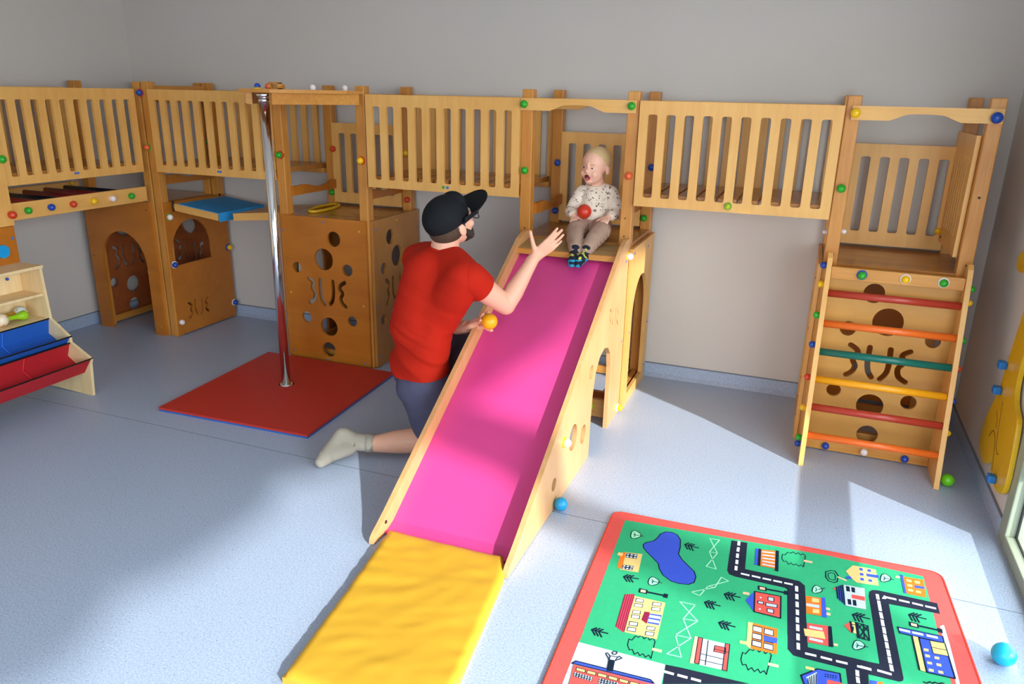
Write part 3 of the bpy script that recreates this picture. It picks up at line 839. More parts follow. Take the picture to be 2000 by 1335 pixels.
# middle tower -------------------------------------------------
mt = tower('amber play tower behind the red square mat and the steel pole', -2.915, -2.305, group='play towers')
MB().prism([(-2.891, .004), (-2.316, .004), (-2.316, .891), (-2.891, .891)], 'y', 3.698, 3.715, bubble_holes(-2.891)).build('front_panel', AMB, mt)
MB().prism([(3.73, .004), (4.28, .004), (4.28, .890), (3.73, .890)], 'x', -2.304, -2.287, bubble_holes(3.722, mirror=True, w=.552)).build('side_panel', wood('amber_ply_side', (186, 128, 62), (164, 104, 44), 'z', .35, 5, 5), mt)
MB().prism([(3.73, .004), (4.28, .004), (4.28, .890), (3.73, .890)], 'x', -2.933, -2.916, [arch(3.86, 4.15, .004, .69)]).build('arched_side_panel', AMB, mt)
arch_rail(mt, -2.912, -2.31, 4.213, AMB)
back_guard(mt, -2.855, -2.365, 5)
for x in (-2.915+PT+.001,): MB().prism(wave(3.76, 4.27, .995), 'x', x, x+.018).build('wave_rail', AMB, mt)
MB().prism(wave(3.76, 4.27, .995), 'x', -2.305-PT-.019, -2.305-PT-.001).build('wave_rail', AMB, mt)
knob(mt, (-2.880, 3.716, 1.232), (0, -1, 0), 'green', 'red'); knob(mt, (-2.336, 3.716, 1.227), (0, -1, 0), 'yellow', 'red')
for p, c in (((-2.846, 4.214, 1.24), 'red'), ((-2.873, 4.214, .966), 'green'), ((-2.325, 4.214, 1.236), 'yellow'), ((-2.322, 4.214, .955), 'red')): knob(mt, p, (0, -1, 0), c)
for x, z, m in ((-2.885, .80, SCREW), (-2.60, .865, SCREW), (-2.36, .83, BRASS), (-2.86, .42, BRASS), (-2.35, .39, BRASS), (-2.87, .05, SCREW), (-2.62, .02, SCREW), (-2.36, .03, SCREW)): screw(mt, (x, 3.698, z), (0, -1, 0), m)
for y, z, m in ((3.76, .84, SCREW), (4.0, .86, BRASS), (3.76, .38, SCREW), (3.78, .06, SCREW), (4.26, .78, SCREW)): screw(mt, (-2.287, y, z), (1, 0, 0), m)
# bracket that carries the fire pole
bk = MB(); bk.prism([(-2.31, 3.715), (-2.31, 3.56), (-2.50, 3.18), (-2.69, 3.18), (-2.89, 3.56), (-2.89, 3.715)], 'z', 1.577, 1.594); bk.build('pole_bracket_board', PINEX, mt)
def beam(p, q, w, z0, z1):
    p, q = Vector(p), Vector(q); d = (q-p).normalized(); n = Vector((-d.y, d.x))*w/2
    return [(tuple(p+n)), tuple(q+n), tuple(q-n), tuple(p-n)]
for p, q in (((-2.335, 3.70), (-2.53, 3.22)), ((-2.88, 3.70), (-2.66, 3.22))):
    MB().prism(beam(p, q, .03, 0, 0), 'z', 1.522, 1.576).build('bracket_arm', PINEX, mt)
for p, c, bs in (((-2.62, 3.24, 1.594), 'blue', 'yellow'), ((-2.57, 3.26, 1.594), 'orange', None), ((-2.42, 3.42, 1.594), 'white', None), ((-2.36, 3.62, 1.594), 'white', None)): knob(mt, p, (0, 0, 1), c, bs, .016)
MB().box(-2.56, -2.50, 3.25, 3.28, 1.594, 1.60, 0).box(-2.56, -2.553, 3.25, 3.28, 1.594, 1.626, .001).box(-2.507, -2.50, 3.25, 3.28, 1.594, 1.626, .001).box(-2.56, -2.50, 3.25, 3.28, 1.62, 1.628, .001).build('bracket_clip', PINEX, mt)

# corner tower -------------------------------------------------
ct = tower('amber play tower in the far left corner with arched door and window', -4.476, -3.880, 3.706, 4.272, group='play towers', beams=False)
MB().prism([(-4.476, .0)] + arch(-4.373, -3.985, 0, .686) + [(-3.905, .0), (-3.905, .891), (-4.476, .891)], 'y', 3.688, 3.705).build('arched_front_panel', AMB, ct)
# two more posts and the panel with the round-headed window
for py in (3.706, 4.214): MB().box(-3.868, -3.812, py, py+PT, 0, 1.622, .004).build('post', PINE, ct)
wl = [[(3.82, .21), (3.848, .185), (3.834, .162), (3.847, .131), (3.818, .107)], [(3.879, .216), (3.878, .155), (3.890, .115)], [(3.946, .206), (3.944, .138), (3.925, .110)], [(4.001, .211), (3.975, .185), (3.990, .159), (3.973, .135), (3.999, .106)]]
MB().prism([(3.712, .01), (4.262, .01), (4.262, .891), (3.712, .891)], 'x', -3.817, -3.80, [arch(3.734, 4.089, .478, .764)] + [stroke(s, .0085) for s in wl]).build('window_panel', AMB, ct)
MB().prism([(3.712, .0), (4.262, .0), (4.262, .868), (3.712, .868)], 'x', -4.494, -4.477, bubble_holes(3.71, .552, logo=True)).build('side_panel', wood('shaded_amber_ply', (176, 96, 50), (146, 72, 36), 'x', .4, 5, 5), ct)  # shade inside the tower is put into this darker, redder ply colour
MB().box(-3.852, -3.834, 3.765, 4.21, 1.50, 1.60, .003).build('side_top_rail', PINEY, ct)
MB().prism(wave(3.77, 4.21, 1.0), 'x', -3.852, -3.834).build('wave_rail', AMB, ct)
arch_rail(ct, -4.47, -3.885, 4.213, AMB)
MB().prism([(-4.476, .0), (-3.885, .0), (-3.885, .868), (-4.476, .868)], 'y', 4.2735, 4.2905, bubble_holes(-4.47, mirror=True)).build('rear_panel', MATS['shaded_amber_ply'], ct)  # same ply with the interior shade in its colour
knob(ct, (-3.872, 3.706, 1.556), (.3, -1, 0), 'blue', 'red'); knob(ct, (-3.868, 3.706, 1.233), (.3, -1, 0), 'orange', 'green')
knob(ct, (-3.80, 3.74, .80), (1, -.4, 0), 'white', 'green'); knob(ct, (-3.80, 3.735, .49), (1, -.4, 0), 'blue', 'white'); knob(ct, (-3.80, 3.735, .10), (1, -.4, 0), 'white')
knob(ct, (-3.834, 4.19, 1.242), (1, -.3, 0), 'green'); knob(ct, (-3.80, 4.245, .516), (1, 0, 0), 'yellow', 'blue'); knob(ct, (-3.80, 4.25, .11), (1, 0, 0), 'blue', 'white')
for x, z in ((-4.45, .84), (-3.93, .84), (-4.45, .5), (-3.93, .06)): screw(ct, (x, 3.688, z), (0, -1, 0), BRASS if z < .1 else DARKM, .004)

# right tower --------------------------------------------------
rt = tower('pale ply play tower in the right corner above the slanted climbing ladder', .107, .705, group='play towers')
MB().prism([(.115, .004), (.697, .004), (.697, .868), (.115, .868)], 'y', 3.698, 3.715, bubble_holes(.120, mirror=True)).build('front_panel', wood('golden_ply', (214, 160, 82), (194, 138, 62), 'x', .35, 4, 5), rt)
MB().prism([(3.716, 0), (4.268, 0), (4.268, .88), (3.716, .88)], 'x', .088, .106, [arch(3.80, 4.17, .06, .69)]).build('arched_side_panel', PLY, rt)
arch_rail(rt, .131, .699, 3.7155)
MB().prism([(.165, .06), (.647, .06), (.647, .868), (.165, .868)], 'y', 4.25, 4.268, [circ(.41, .25, .06)]).build('rear_panel', AMB, rt)
back_guard(rt, .187, .645, 5)
b = MB(); slot_rail(b, 3.757, 4.235, 'x', .645-.018, .645, .955, 1.47, 6, s0=.075, pitch=.058, w=.022, zs=(1.03, 1.38)); b.build('side_guard', PLY, rt)
MB().box(.64, .69, 3.78, 4.21, 1.52, 1.575, .003).build('side_top_rail', PLYY, rt)
knob(rt, (.145, 3.697, 1.549), (0, -1, 0), 'yellow', r=.021); knob(rt, (.672, 3.697, 1.544), (0, -1, 0), 'blue', r=.023); knob(rt, (.135, 3.716, 1.227), (0, -1, 0), 'green')
knob(rt, (.107, 3.80, 1.017), (-1, 0, 0), 'white', r=.012); knob(rt, (.167, 3.76, 1.03), (1, 0, 0), 'white', r=.012); knob(rt, (.615, 4.20, 1.0), (0, -1, 0), 'yellow', r=.015)
knob(rt, (.645-.018, 4.22, 1.32), (-1, 0, 0), 'red', r=.006); screw(rt, (.627, 3.95, 1.25), (-1, 0, 0), BRASS); screw(rt, (.627, 4.15, .98), (-1, 0, 0), DARKM)
for z in (.93,): screw(rt, (.145, 3.716, z), (0, -1, 0), DARKM, .004); screw(rt, (.68, 3.716, z), (0, -1, 0), DARKM, .004); screw(rt, (.675, 3.716, 1.22), (0, -1, 0), DARKM, .006)
for z in (.80, .55, .3, .1): screw(rt, (.088, 3.78, z), (-1, 0, 0), mat('red_screw', (150, 60, 40)), .007)

# left-hand tower (only its corner shows) ----------------------
lt = thing('play_tower', 'play tower at the left picture edge behind the toy shelf', 'play tower', (-4.18, 2.45, 0), 'play towers')
for px in (-4.476, -3.94):
    for py in (2.14, 2.698): MB().box(px, px+PT, py, py+PT, 0, 1.62, .004).build('post', PINE, lt)
MB().box(-4.474, -3.884, 2.142, 2.754, .868, .888, .002).build('deck', AMBB, lt)
MB().prism([(2.14, 0), (2.752, 0), (2.752, .884), (2.14, .884)], 'x', -3.882, -3.866, [circ(2.35, .45, .06)]).build('side_panel', AMB, lt)
b = MB(); slot_rail(b, 2.14, 2.758, 'x', -3.882, -3.864, .887, 1.40, 6, s0=.06, pitch=.09, zs=(.95, 1.34)); b.build('guard_panel', PLY, lt)
knob(lt, (-3.864, 2.756-.012, 1.227), (1, 0, 0), 'green', r=.021); knob(lt, (-3.864, 2.745, .944), (1, 0, 0), 'red', r=.021)
MB().cyl((-3.866, 2.667, .763), (-3.856, 2.667, .763), .034, .034, 24).build('round_badge', mat('cyan_plastic', (20, 150, 215), .35), lt)
screw(lt, (-3.866, 2.733, .823), (1, 0, 0), None, .009)

# bridges ------------------------------------------------------
def bridge(label, u0, u1, along, extra=()):
    if along == 'x':
        t = thing('play_bridge', label, 'play bridge', ((u0+u1)/2, 3.98, 1.087), 'raised play bridges')
        slot_rail(MB(), u0, u1, 'y', 3.697, 3.715).build('rail_panel', PLY, t)
        slot_rail(MB(), u0, u1, 'y', 4.273, 4.291).build('rail_panel', PLY, t)
        n = 9
        for i in range(n):
            a = u0+.01+(u1-u0-.02)*i/n; MB().box(a, a+(u1-u0-.02)/n-.012, 3.722, 4.268, 1.118, 1.146, .003).build('deck_slat', AMBB, t)
        for y in (3.76, 4.19): MB().box(u0+.004, u1-.004, y, y+.04, 1.088, 1.118, .002).build('joist', PINEX, t)
    else:
        t = thing('play_bridge', label, 'play bridge', (-4.17, (u0+u1)/2, 1.087), 'raised play bridges')
        slot_rail(MB(), u0, u1, 'x', -3.898, -3.880).build('rail_panel', PLY, t)
        slot_rail(MB(), u0, u1, 'x', -4.474, -4.456).build('rail_panel', PLY, t)
        for i in range(9):
            a = u0+.01+(u1-u0-.02)*i/9; MB().box(-4.45, -3.905, a, a+(u1-u0-.02)/9-.012, 1.118, 1.146, .003).build('deck_slat', AMBB, t)
        for x in (-4.42, -3.98): MB().box(x, x+.04, u0+.004, u1-.004, 1.088, 1.118, .002).build('joist', PINEY, t)
    return t
br = bridge('ply play bridge directly above the black-capped man', -2.287, -1.395, 'x')
screw(br, (-1.822, 3.697, 1.113), (0, -1, 0), paint('green'), .009); screw(br, (-1.798, 3.697, 1.113), (0, -1, 0), SCREW, .009)
br = bridge('ply play bridge between the slide and the climbing ladder', -.790, .102, 'x')
knob(br, (-.342, 3.697, 1.116), (0, -1, 0), 'lime', 'green', r=.014)
br = bridge('ply play bridge behind the steel pole, right of the far left corner', -3.812, -2.918, 'x')
screw(br, (-3.327, 3.697, 1.114), (0, -1, 0), None, .008); screw(br, (-3.309, 3.697, 1.114), (0, -1, 0), None, .008)
br = bridge('ply play bridge along the left wall above the knobbed ladder', 2.762, 3.664, 'y')
screw(br, (-3.88, 3.178, 1.119), (1, 0, 0), None, .008); screw(br, (-3.88, 3.195, 1.119), (1, 0, 0), None, .008)

# horizontal hand ladder under the left bridge -----------------
hl = thing('horizontal_ladder', 'horizontal ladder with coloured knobs under the left wall bridge', 'ladder', (-4.17, 3.2, .907))
MB().box(-3.898, -3.880, 2.762, 3.664, .907, .997, .003).build('side_rail', PLYY, hl)
MB().box(-4.474, -4.456, 2.762, 3.664, .907, .997, .003).build('side_rail', PLYY, hl)
RC = {'dark_red': (140, 36, 36), 'black': (22, 24, 34), 'rust_red': (180, 58, 44), 'orange': (238, 110, 38), 'green': (8, 104, 92), 'yellow': (245, 165, 25)}
for y, c in ((2.86, 'dark_red'), (3.0, 'rust_red'), (3.14, 'black'), (3.28, 'dark_red'), (3.42, 'dark_red'), (3.56, 'black')):
    MB().cyl((-4.456, y, .965), (-3.898, y, .965), .016, seg=16).build('rung', mat(c+'_rung_paint', RC[c], .3), hl)
for y, c in ((2.85, 'green'), (2.987, 'blue'), (3.125, 'red'), (3.26, 'yellow'), (3.393, 'white'), (3.532, 'green')): knob(hl, (-3.880, y, .952), (1, 0, 0), c)
knob(hl, (-4.45, 3.6, .99), (1, 0, 0), 'yellow', r=.012)

# V-shaped swinging step boards with a blue cover --------------
sw = thing('swinging_step_bridge', 'low step boards, one under a blue cover, beside the pole', 'step bridge', (-3.35, 3.97, .8))
def tilt_board(x0, z0, x1, z1, y0, y1, th=.045):
    d = Vector((x1-x0, 0, z1-z0)).normalized(); n = Vector((-d.z, 0, d.x)); o = []
    return [(x0, z0), (x1, z1), (x1-n.x*th, z1-n.z*th), (x0-n.x*th, z0-n.z*th)]
MB().prism(tilt_board(-3.775, .885, -3.425, .845, 0, 0), 'y', 3.765, 4.19).build('step_board', PLYX, sw)
MB().prism(tilt_board(-2.94, .885, -3.34, .848, 0, 0, -.045), 'y', 3.80, 4.20).build('step_board', PLYX, sw)
BLUEC = mat('blue_cover_fabric', (42, 152, 222), .6, bump=.2, bscale=80)
b = MB(); b.prism([(-3.735, .886), (-3.420, .850), (-3.411, .850), (-3.411, .795), (-3.417, .795), (-3.419, .846), (-3.735, .882)], 'y', 3.762, 4.192); b.build('blue_cover', BLUEC, sw)
for y in (3.765, 4.19): MB().tube([(-3.78, y, .90), (-3.775, y-.004, .885), (-3.782, y, .86), (-3.775, y-.003, .835)], .006, 8).build('chain_link', DARKM, sw)

# fire pole ----------------------------------------------------
fp = thing('fire_pole', 'polished steel pole standing in the red square mat', 'pole', (-2.592, 3.25, 0))
MB().cyl((-2.592, 3.25, .0), (-2.592, 3.25, 1.535), .0245, seg=40).build('pole', STEEL, fp)
b = MB(); b.cyl((-2.592, 3.25, 1.53), (-2.592, 3.25, 1.552), .031, .031, 36); b.cyl((-2.592, 3.25, 1.552), (-2.592, 3.25, 1.575), .033, .046, 36); b.build('top_flange', STEEL, fp)
b = MB(); b.cyl((-2.592, 3.25, .0), (-2.592, 3.25, .024), .036, .034, 36); b.build('base_ring', STEEL, fp)

# red mat with a hole for the pole -----------------------------
rm = thing('floor_mat', 'square red floor mat with blue underside around the pole', 'mat', (-2.56, 3.18, 0))
mo = [(-2.984, 2.715), (-2.090, 2.744), (-2.139, 3.66), (-3.037, 3.66)]
RMAT = mat('red_foam', (196, 48, 38), .5, bump=.5, bscale=120, var=.05)
hole = circ(-2.592, 3.25, .042, 28)
b = MB(); b.prism(mo, 'z', .009, .021, [hole]); b.build('red_top', RMAT, rm)
b = MB(); b.prism(mo, 'z', .0, .009, [hole]); b.build('blue_underside', mat('blue_foam', (34, 96, 176), .6), rm)

# yellow hoop on the middle tower's deck -----------------------
b = MB(); pts = [(-2.79+.055*math.cos(a)-.02*math.sin(a), 3.99+.17*math.sin(a), .899) for a in [2*math.pi*i/40 for i in range(40)]]
b.tube(pts, .009, 8, closed=True); o = b.build('toy_hoop', mat('yellow_hoop_plastic', (215, 170, 30), .4), None, (-2.79, 3.99, .89)); tag(o, 'yellow hoop lying flat on the middle play tower deck', 'hoop')

# slide --------------------------------------------------------
sl = thing('slide', 'pink play slide with pale ply sides and rounded cutouts', 'slide', (-1.07, 2.9, 0))
prof = [(2.085, .004), (2.088, .022), (2.105, .038), (2.14, .055), (2.19, .082)] + [(3.56, .905), (3.63, .925), (3.697, .925), (3.697, .0), (3.445, .0)]
prof += [(3.444, .33), (3.425, .405), (3.375, .452), (3.30, .472), (3.22, .452), (3.16, .395), (3.128, .30), (3.112, .15), (3.108, .0)]
slogo = [[(3.372, .640), (3.392, .622), (3.378, .597), (3.392, .570), (3.370, .548)], [(3.425, .632), (3.425, .575), (3.436, .550)], [(3.486, .620), (3.486, .570), (3.474, .540)], [(3.545, .625), (3.525, .605), (3.538, .575), (3.525, .550), (3.548, .520)]]
sh = [circ(2.835, .215, .058), circ(2.994, .162, .044), circ(2.586, .116, .028), circ(3.08, .427, .033)] + [stroke(s, .006) for s in slogo]
for x0, x1 in ((-1.346, -1.326), (-.814, -.794)):
    MB().prism(prof, 'x', x0, x1, sh).build('side_panel', wood('slide_side_ply', (222, 168, 116), (206, 148, 94), 'z', .35, 8, 5), sl)
for x0, x1 in ((-1.347, -1.325), (-.815, -.793)):
    pass
def pz(y): return .009+.605*(y-2.209)
b = MB(); b.prism([(2.165, .014), (2.19, .014), (2.23, .026), (3.56, pz(3.56)), (3.56, pz(3.56)-.012), (2.22, .008), (2.165, .004)], 'x', -1.3255, -.8145); b.build('slide_bed', PINK, sl)
MB().prism([(3.697, .886), (3.53, .862), (3.53, .836), (3.697, .86)], 'x', -1.3255, -.8145).build('top_step', GREYW, sl)
MB().prism([(3.531, .8625), (3.524, .860), (3.524, .835), (3.531, .8355)], 'x', -1.3255, -.8145).build('step_edge', PINEX, sl)
MB().box(-1.326, -.814, 3.50, 3.525, .03, .125, .002).build('cross_board', PINEX, sl)
knob(sl, (-.905, 3.499, .085), (0, -1, 0), 'green', 'lime')
knob(sl, (-.794, 3.665, .842), (1, -.2, 0), 'white', 'yellow', r=.018); knob(sl, (-.794, 2.70, .251), (1, 0, 0), 'white', 'yellow', r=.018); knob(sl, (-.794, 3.66, .03), (1, 0, 0), 'yellow', 'white', r=.018)
for y, z in ((3.64, .82), (3.66, .40)): screw(sl, (-.794, y, z), (1, 0, 0))
screw(sl, (-1.326, 2.175, .05), (1, 0, 0), DARKM, .008)

# slanted climbing ladder --------------------------------------
cl = thing('climbing_ladder', 'slanted ladder with painted rungs leaning on the right play tower', 'ladder', (.41, 3.55, 0))
sp = [(3.41, 0), (3.655, 0), (3.685, .30), (3.69, .94), (3.665, .945), (3.645, .925), (3.632, .88)]
for x0, x1 in ((.122, .143), (.678, .699)): MB().prism(sp, 'x', x0, x1).build('side_board', PLY, cl)
for z, c in ((.766, 'rust_red'), (.632, 'orange'), (.507, 'green'), (.384, 'yellow'), (.26, 'rust_red'), (.133, 'orange')):
    y = 3.42+.25/.93*z+.012
    MB().cyl((.143, y, z), (.678, y, z), .0165, seg=20).build('rung', mat(c+'_rung_paint', RC[c], .3), cl)
MB().box(.143, .678, 3.640, 3.662, .832, .888, .004).build('top_beam', PINEX, cl)
MB().box(.143, .678, 3.622, 3.644, .004, .05, .003).build('bottom_beam', PINEX, cl)
for x, c, bs in ((.272, 'green', 'blue'), (.447, 'yellow', 'white'), (.595, 'green', 'white')): knob(cl, (x, 3.64, .862), (0, -1, 0), c, bs, .018)
for x, c in ((.236, 'blue'), (.405, 'white'), (.578, 'blue')): knob(cl, (x, 3.622, .03), (0, -1, 0), c, r=.017)
for y, z, c in ((3.671, .885, 'blue'), (3.655, .80, 'yellow'), (3.61, .665, 'green'), (3.59, .53, 'blue'), (3.56, .38, 'red'), (3.54, .235, 'yellow'), (3.50, .10, 'green'), (3.52, .06, 'blue')):
    knob(cl, (.122, y, z), (-1, 0, 0), c, r=.016)
for y, z, c in ((3.66, .84, 'green'), (3.655, .78, 'yellow'), (3.62, .62, 'green'), (3.59, .50, 'red'), (3.56, .36, 'blue'), (3.53, .22, 'yellow')): knob(cl, (.699, y, z), (1, 0, 0), c, r=.014)

# yellow crash mat ---------------------------------------------
def crash_mat():
    t = bmesh.new(); A, B, C_, D = Vector((-1.306, 2.168)), Vector((-.846, 2.18)), Vector((-.716, 1.39)), Vector((-1.204, 1.392))
    rows = 46; cols = 34; V = {}
    for i in range(rows+1):
        for j in range(cols+1):
            s, t_ = j/cols, i/rows
            l = A.lerp(D, t_); rgt = (Vector((-.846, 2.178)).lerp(Vector((-.800, 2.07)), min(1, t_/.12)) if t_ < .12 else Vector((-.800, 2.07)).lerp(C_, (t_-.12)/.88))
            p = l.lerp(rgt, s)
            q = Vector((s*3, t_*14+s*4*(1 if t_ > .3 else .6), 0))
            z = .033+.0035*noise.noise(q)+.003*noise.noise(q*2.3+Vector((5, 0, 0)))+.004*noise.noise(Vector((s*2, t_*3, 7)))
            e = min(s, 1-s, t_, 1-t_); z -= .012*max(0, 1-e/.03)**2
            V[i, j, 1] = t.verts.new((p.x, p.y, z)); V[i, j, 0] = t.verts.new((p.x, p.y, .0))
    for i in range(rows):
        for j in range(cols):
            f = t.faces.new((V[i, j, 1], V[i+1, j, 1], V[i+1, j+1, 1], V[i, j+1, 1])); f.smooth = True
    def side(a, b): t.faces.new((V[a[0], a[1], 1], V[b[0], b[1], 1], V[b[0], b[1], 0], V[a[0], a[1], 0]))
    for j in range(cols): side((0, j), (0, j+1)); side((rows, j+1), (rows, j))
    for i in range(rows): side((i+1, 0), (i, 0)); side((i, cols), (i+1, cols))
    bmesh.ops.recalc_face_normals(t, faces=t.faces)
    b = MB(); b.merge(t); return b.build('crash_mat', mat('yellow_vinyl', (206, 158, 44), .42, bump=.03, bscale=30), None, (-.98, 1.77, 0))
tag(crash_mat(), 'padded yellow mat lying at the foot of the pink slide', 'mat')

# loose balls --------------------------------------------------
def ball(pos, r, rgb, label, gloss=.35):
    nm = 'plastic_%d_%d_%d' % rgb
    o = MB().sph(pos, r, seg=40).build('play_ball', mat(nm, rgb, gloss, var=.03), None, pos); tag(o, label, 'ball'); return o
ball((.728, 2.280, .034), .034, (22, 178, 214), 'big turquoise ball on the floor right of the city rug')
ball((-.766, 2.600, .0275), .0275, (24, 150, 208), 'small blue ball on the floor against the slide side')
ball((.735, 3.465, .0275), .0275, (110, 205, 30), 'lime green ball on the floor beside the ladder foot')
ball((-1.262, 3.018, .620), .0365, (250, 180, 20), 'yellow ball in the kneeling man\'s left hand')
ball((-1.052, 3.752, 1.033), .037, (205, 52, 30), 'red ball in front of the baby\'s tummy')

# ---------------------------------------------------------------- city rug
RC2 = {'blue': (62, 88, 205), 'coral': (222, 88, 82), 'cream': (232, 200, 130), 'green': (54, 172, 122), 'ink': (20, 34, 52), 'maroon': (140, 36, 66), 'mint': (160, 232, 196),
       'orange': (240, 120, 40), 'pale': (196, 206, 226), 'peach': (250, 196, 160), 'redroof': (214, 72, 92), 'road': (36, 40, 58), 'white': (235, 238, 245)}
def build_rug():
    b = MB(); M = lambda c: mat('rug_'+c, RC2[c], .95, bump=.6, bscale=420, spec=.1, var=.06, vscale=60)
    co = [(-.560, 2.667), (.619, 2.714), (.720, .90), (-.486, .86)]
    def rounded(P, r):
        out = []; n = len(P)
        for i in range(n):
            p, a, c = Vector(P[i]), Vector(P[i-1]), Vector(P[(i+1) % n]); u = (a-p).normalized(); v = (c-p).normalized()
            for k in range(7):
                t = k/6; q = (p+u*r)*(1-t)**2+p*2*t*(1-t)+(p+v*r)*t*t; out.append(tuple(q))
        return out
    outer = rounded(co, .045)
    b.prism(outer, 'z', 0, .0080, m=mat('rug_border', (222, 90, 86), .95, bump=.6, bscale=420, spec=.1, var=.06, vscale=60))
    b.tube([Vector((x, y, .0055)) for x, y in outer], .0045, 8, m=mat('rug_edge', (226, 62, 44), .9), closed=True)
    z = .0081
    def flat(pts, m):
        k = b.mi(m); tris = tessellate_polygon([[Vector((p[0], p[1], 0)) for p in pts]]); vs = [b.bm.verts.new((p[0], p[1], z)) for p in pts]
        for t in tris:
            try:
                f = b.bm.faces.new([vs[i] for i in t]); f.material_index = k
                f.normal_update()
                if f.normal.z < 0: f.normal_flip()
            except ValueError: pass
    # the part of the field that runs on below the picture
    low = RUG[0][2]
    flat([(-.405, 1.95), (.53, 1.95), (.615, 1.02), (-.375, .98)], M('green'))
    z += .00004
    for c, w, p in RUG:
        pts = [(p[i]/1000, p[i+1]/1000) for i in range(0, len(p), 2)]; m = M(RUG_PAL[c])
        if w == 0: flat(pts, m)
        else:
            r = w/20000
            for i in range(len(pts)-1):
                a, c_ = Vector(pts[i]), Vector(pts[i+1]); d = c_-a
                if d.length < 1e-6: continue
                d.normalize(); n = Vector((-d.y, d.x))*r; e = d*r*.5
                flat([tuple(a+n-e), tuple(c_+n+e), tuple(c_-n+e), tuple(a-n-e)], m)
        z += .000004
    o = b.build('city_rug', None, None, (.08, 1.8, 0)); tag(o, 'rug printed with roads, houses and a lake, red border', 'rug')
build_rug()

# ---------------------------------------------------------------- toy shelf at the left edge
ts = thing('toy_shelf', 'pale wooden toy shelf with blue and red fabric bins at the left', 'shelf', (-3.66, 2.2, 0))
sp = [(-3.862, 0), (-3.80, .012), (-3.50, .0), (-3.462, .0), (-3.444, .185), (-3.432, .212), (-3.566, .288), (-3.566, .318), (-3.690, .406), (-3.702, .675), (-3.862, .675)]
for y0, y1 in ((2.730, 2.745), (1.60, 1.615)): MB().prism(sp, 'y', y0, y1).build('side_panel', RAW, ts)
MB().box(-3.866, -3.696, 1.59, 2.750, .676, .692, .002).build('top_board', RAW, ts)
MB().box(-3.86, -3.708, 1.615, 2.730, .528, .542, .002).build('shelf_board', RAW, ts)
MB().box(-3.86, -3.700, 1.615, 2.730, .395, .409, .002).build('shelf_board', RAW, ts)
MB().box(-3.864, -3.858, 1.615, 2.730, .05, .676, 0).build('back_panel', RAW, ts)
knob(ts, (-3.858, 2.655, .62), (1, 0, 0), 'blue', r=.008)
def bin_(col, rgb, back, bottom_back, bottom_front, front, lip):
    m = mat(col+'_bin_fabric', rgb, .75, bump=.2, bscale=150); b = MB(); th = .004
    P = [back, bottom_back, bottom_front, front]
    o = [(p[0], p[1]) for p in P]+[(front[0]+th, front[1]), (bottom_front[0]+th, bottom_front[1]-lip), (bottom_front[0]-.02, bottom_front[1]-lip*.4), (bottom_back[0]-th, bottom_back[1]-th), (back[0]-th, back[1])]
    b.prism(o, 'y', 1.616, 2.729); x = b.build(col+'_bin', m, ts)
    dm = mat(col+'_bin_seam', tuple(min(255, int(v*1.25+14)) for v in rgb), .7)
    for i in range(1, 4):
        y = 2.729-i*.262
        MB().tube([(back[0]+.002, y, back[1]-.004), (bottom_back[0]+.003, y, bottom_back[1]+.003), (bottom_front[0]-.002, y, bottom_front[1]+.003)], .0022, 6).build('divider', dm, x)
    for p in (back, front): MB().cyl((p[0], 1.605, p[1]), (p[0], 2.744, p[1]), .004, seg=10).build('rod', DARKM, ts)
bin_('blue', (18, 84, 176), (-3.697, .404), (-3.715, .320), (-3.618, .262), (-3.566, .318), .012)
bin_('red', (178, 22, 34), (-3.570, .284), (-3.600, .208), (-3.498, .140), (-3.436, .213), .012)
for z in (.10, .06): MB().box(-3.474, -3.470, 2.7445, 2.7455, z-.012, z+.008, 0).build('slot_mark', DARKM, ts)
# two maracas on the shelf
def maraca(p0, p1, c_head, c_handle, label, dots=None):
    p0, p1 = Vector(p0), Vector(p1); t = thing('maraca', label, 'maraca', tuple(p0), 'maracas on the toy shelf')
    d = (p1-p0); b = MB(); b.sph(p0, .034, seg=20); b.build('head', c_head, t)
    b = MB(); n = 8; b.tube([p0+d*(.16+.84*i/n) for i in range(n+1)], [.014, .013, .012, .012, .014, .018, .024, .026, .014], 14); b.build('handle', c_handle, t)
def dotted(name, base, spots):
    m = mat(name, base, .35); nt = m.node_tree; v = nt.nodes.new('ShaderNodeTexVoronoi'); v.inputs['Scale'].default_value = 60
    tc = nt.nodes.new('ShaderNodeTexCoord'); nt.links.new(tc.outputs['Object'], v.inputs['Vector'])
    mx = nt.nodes.new('ShaderNodeMix'); mx.data_type = 'RGBA'; cr = nt.nodes.new('ShaderNodeValToRGB'); cr.color_ramp.elements[0].position = .25; cr.color_ramp.elements[1].position = .32
    cr.color_ramp.elements[0].color = lin(spots); cr.color_ramp.elements[1].color = lin(base)
    nt.links.new(v.outputs['Distance'], cr.inputs[0]); nt.links.new(cr.outputs[0], nt.nodes['Principled BSDF'].inputs['Base Color']); return m
maraca((-3.760, 2.520, .444), (-3.765, 2.665, .436), dotted('cream_red_dots', (235, 215, 185), (200, 90, 70)), mat('lime_paint', (150, 200, 30), .3), 'maraca with cream dotted head and lime handle on the toy shelf')
maraca((-3.805, 2.660, .444), (-3.825, 2.525, .437), dotted('white_stripes', (205, 215, 205), (190, 70, 60)), mat('ochre_paint', (200, 145, 40), .3), 'maraca with patterned head and ochre handle behind the lime one')

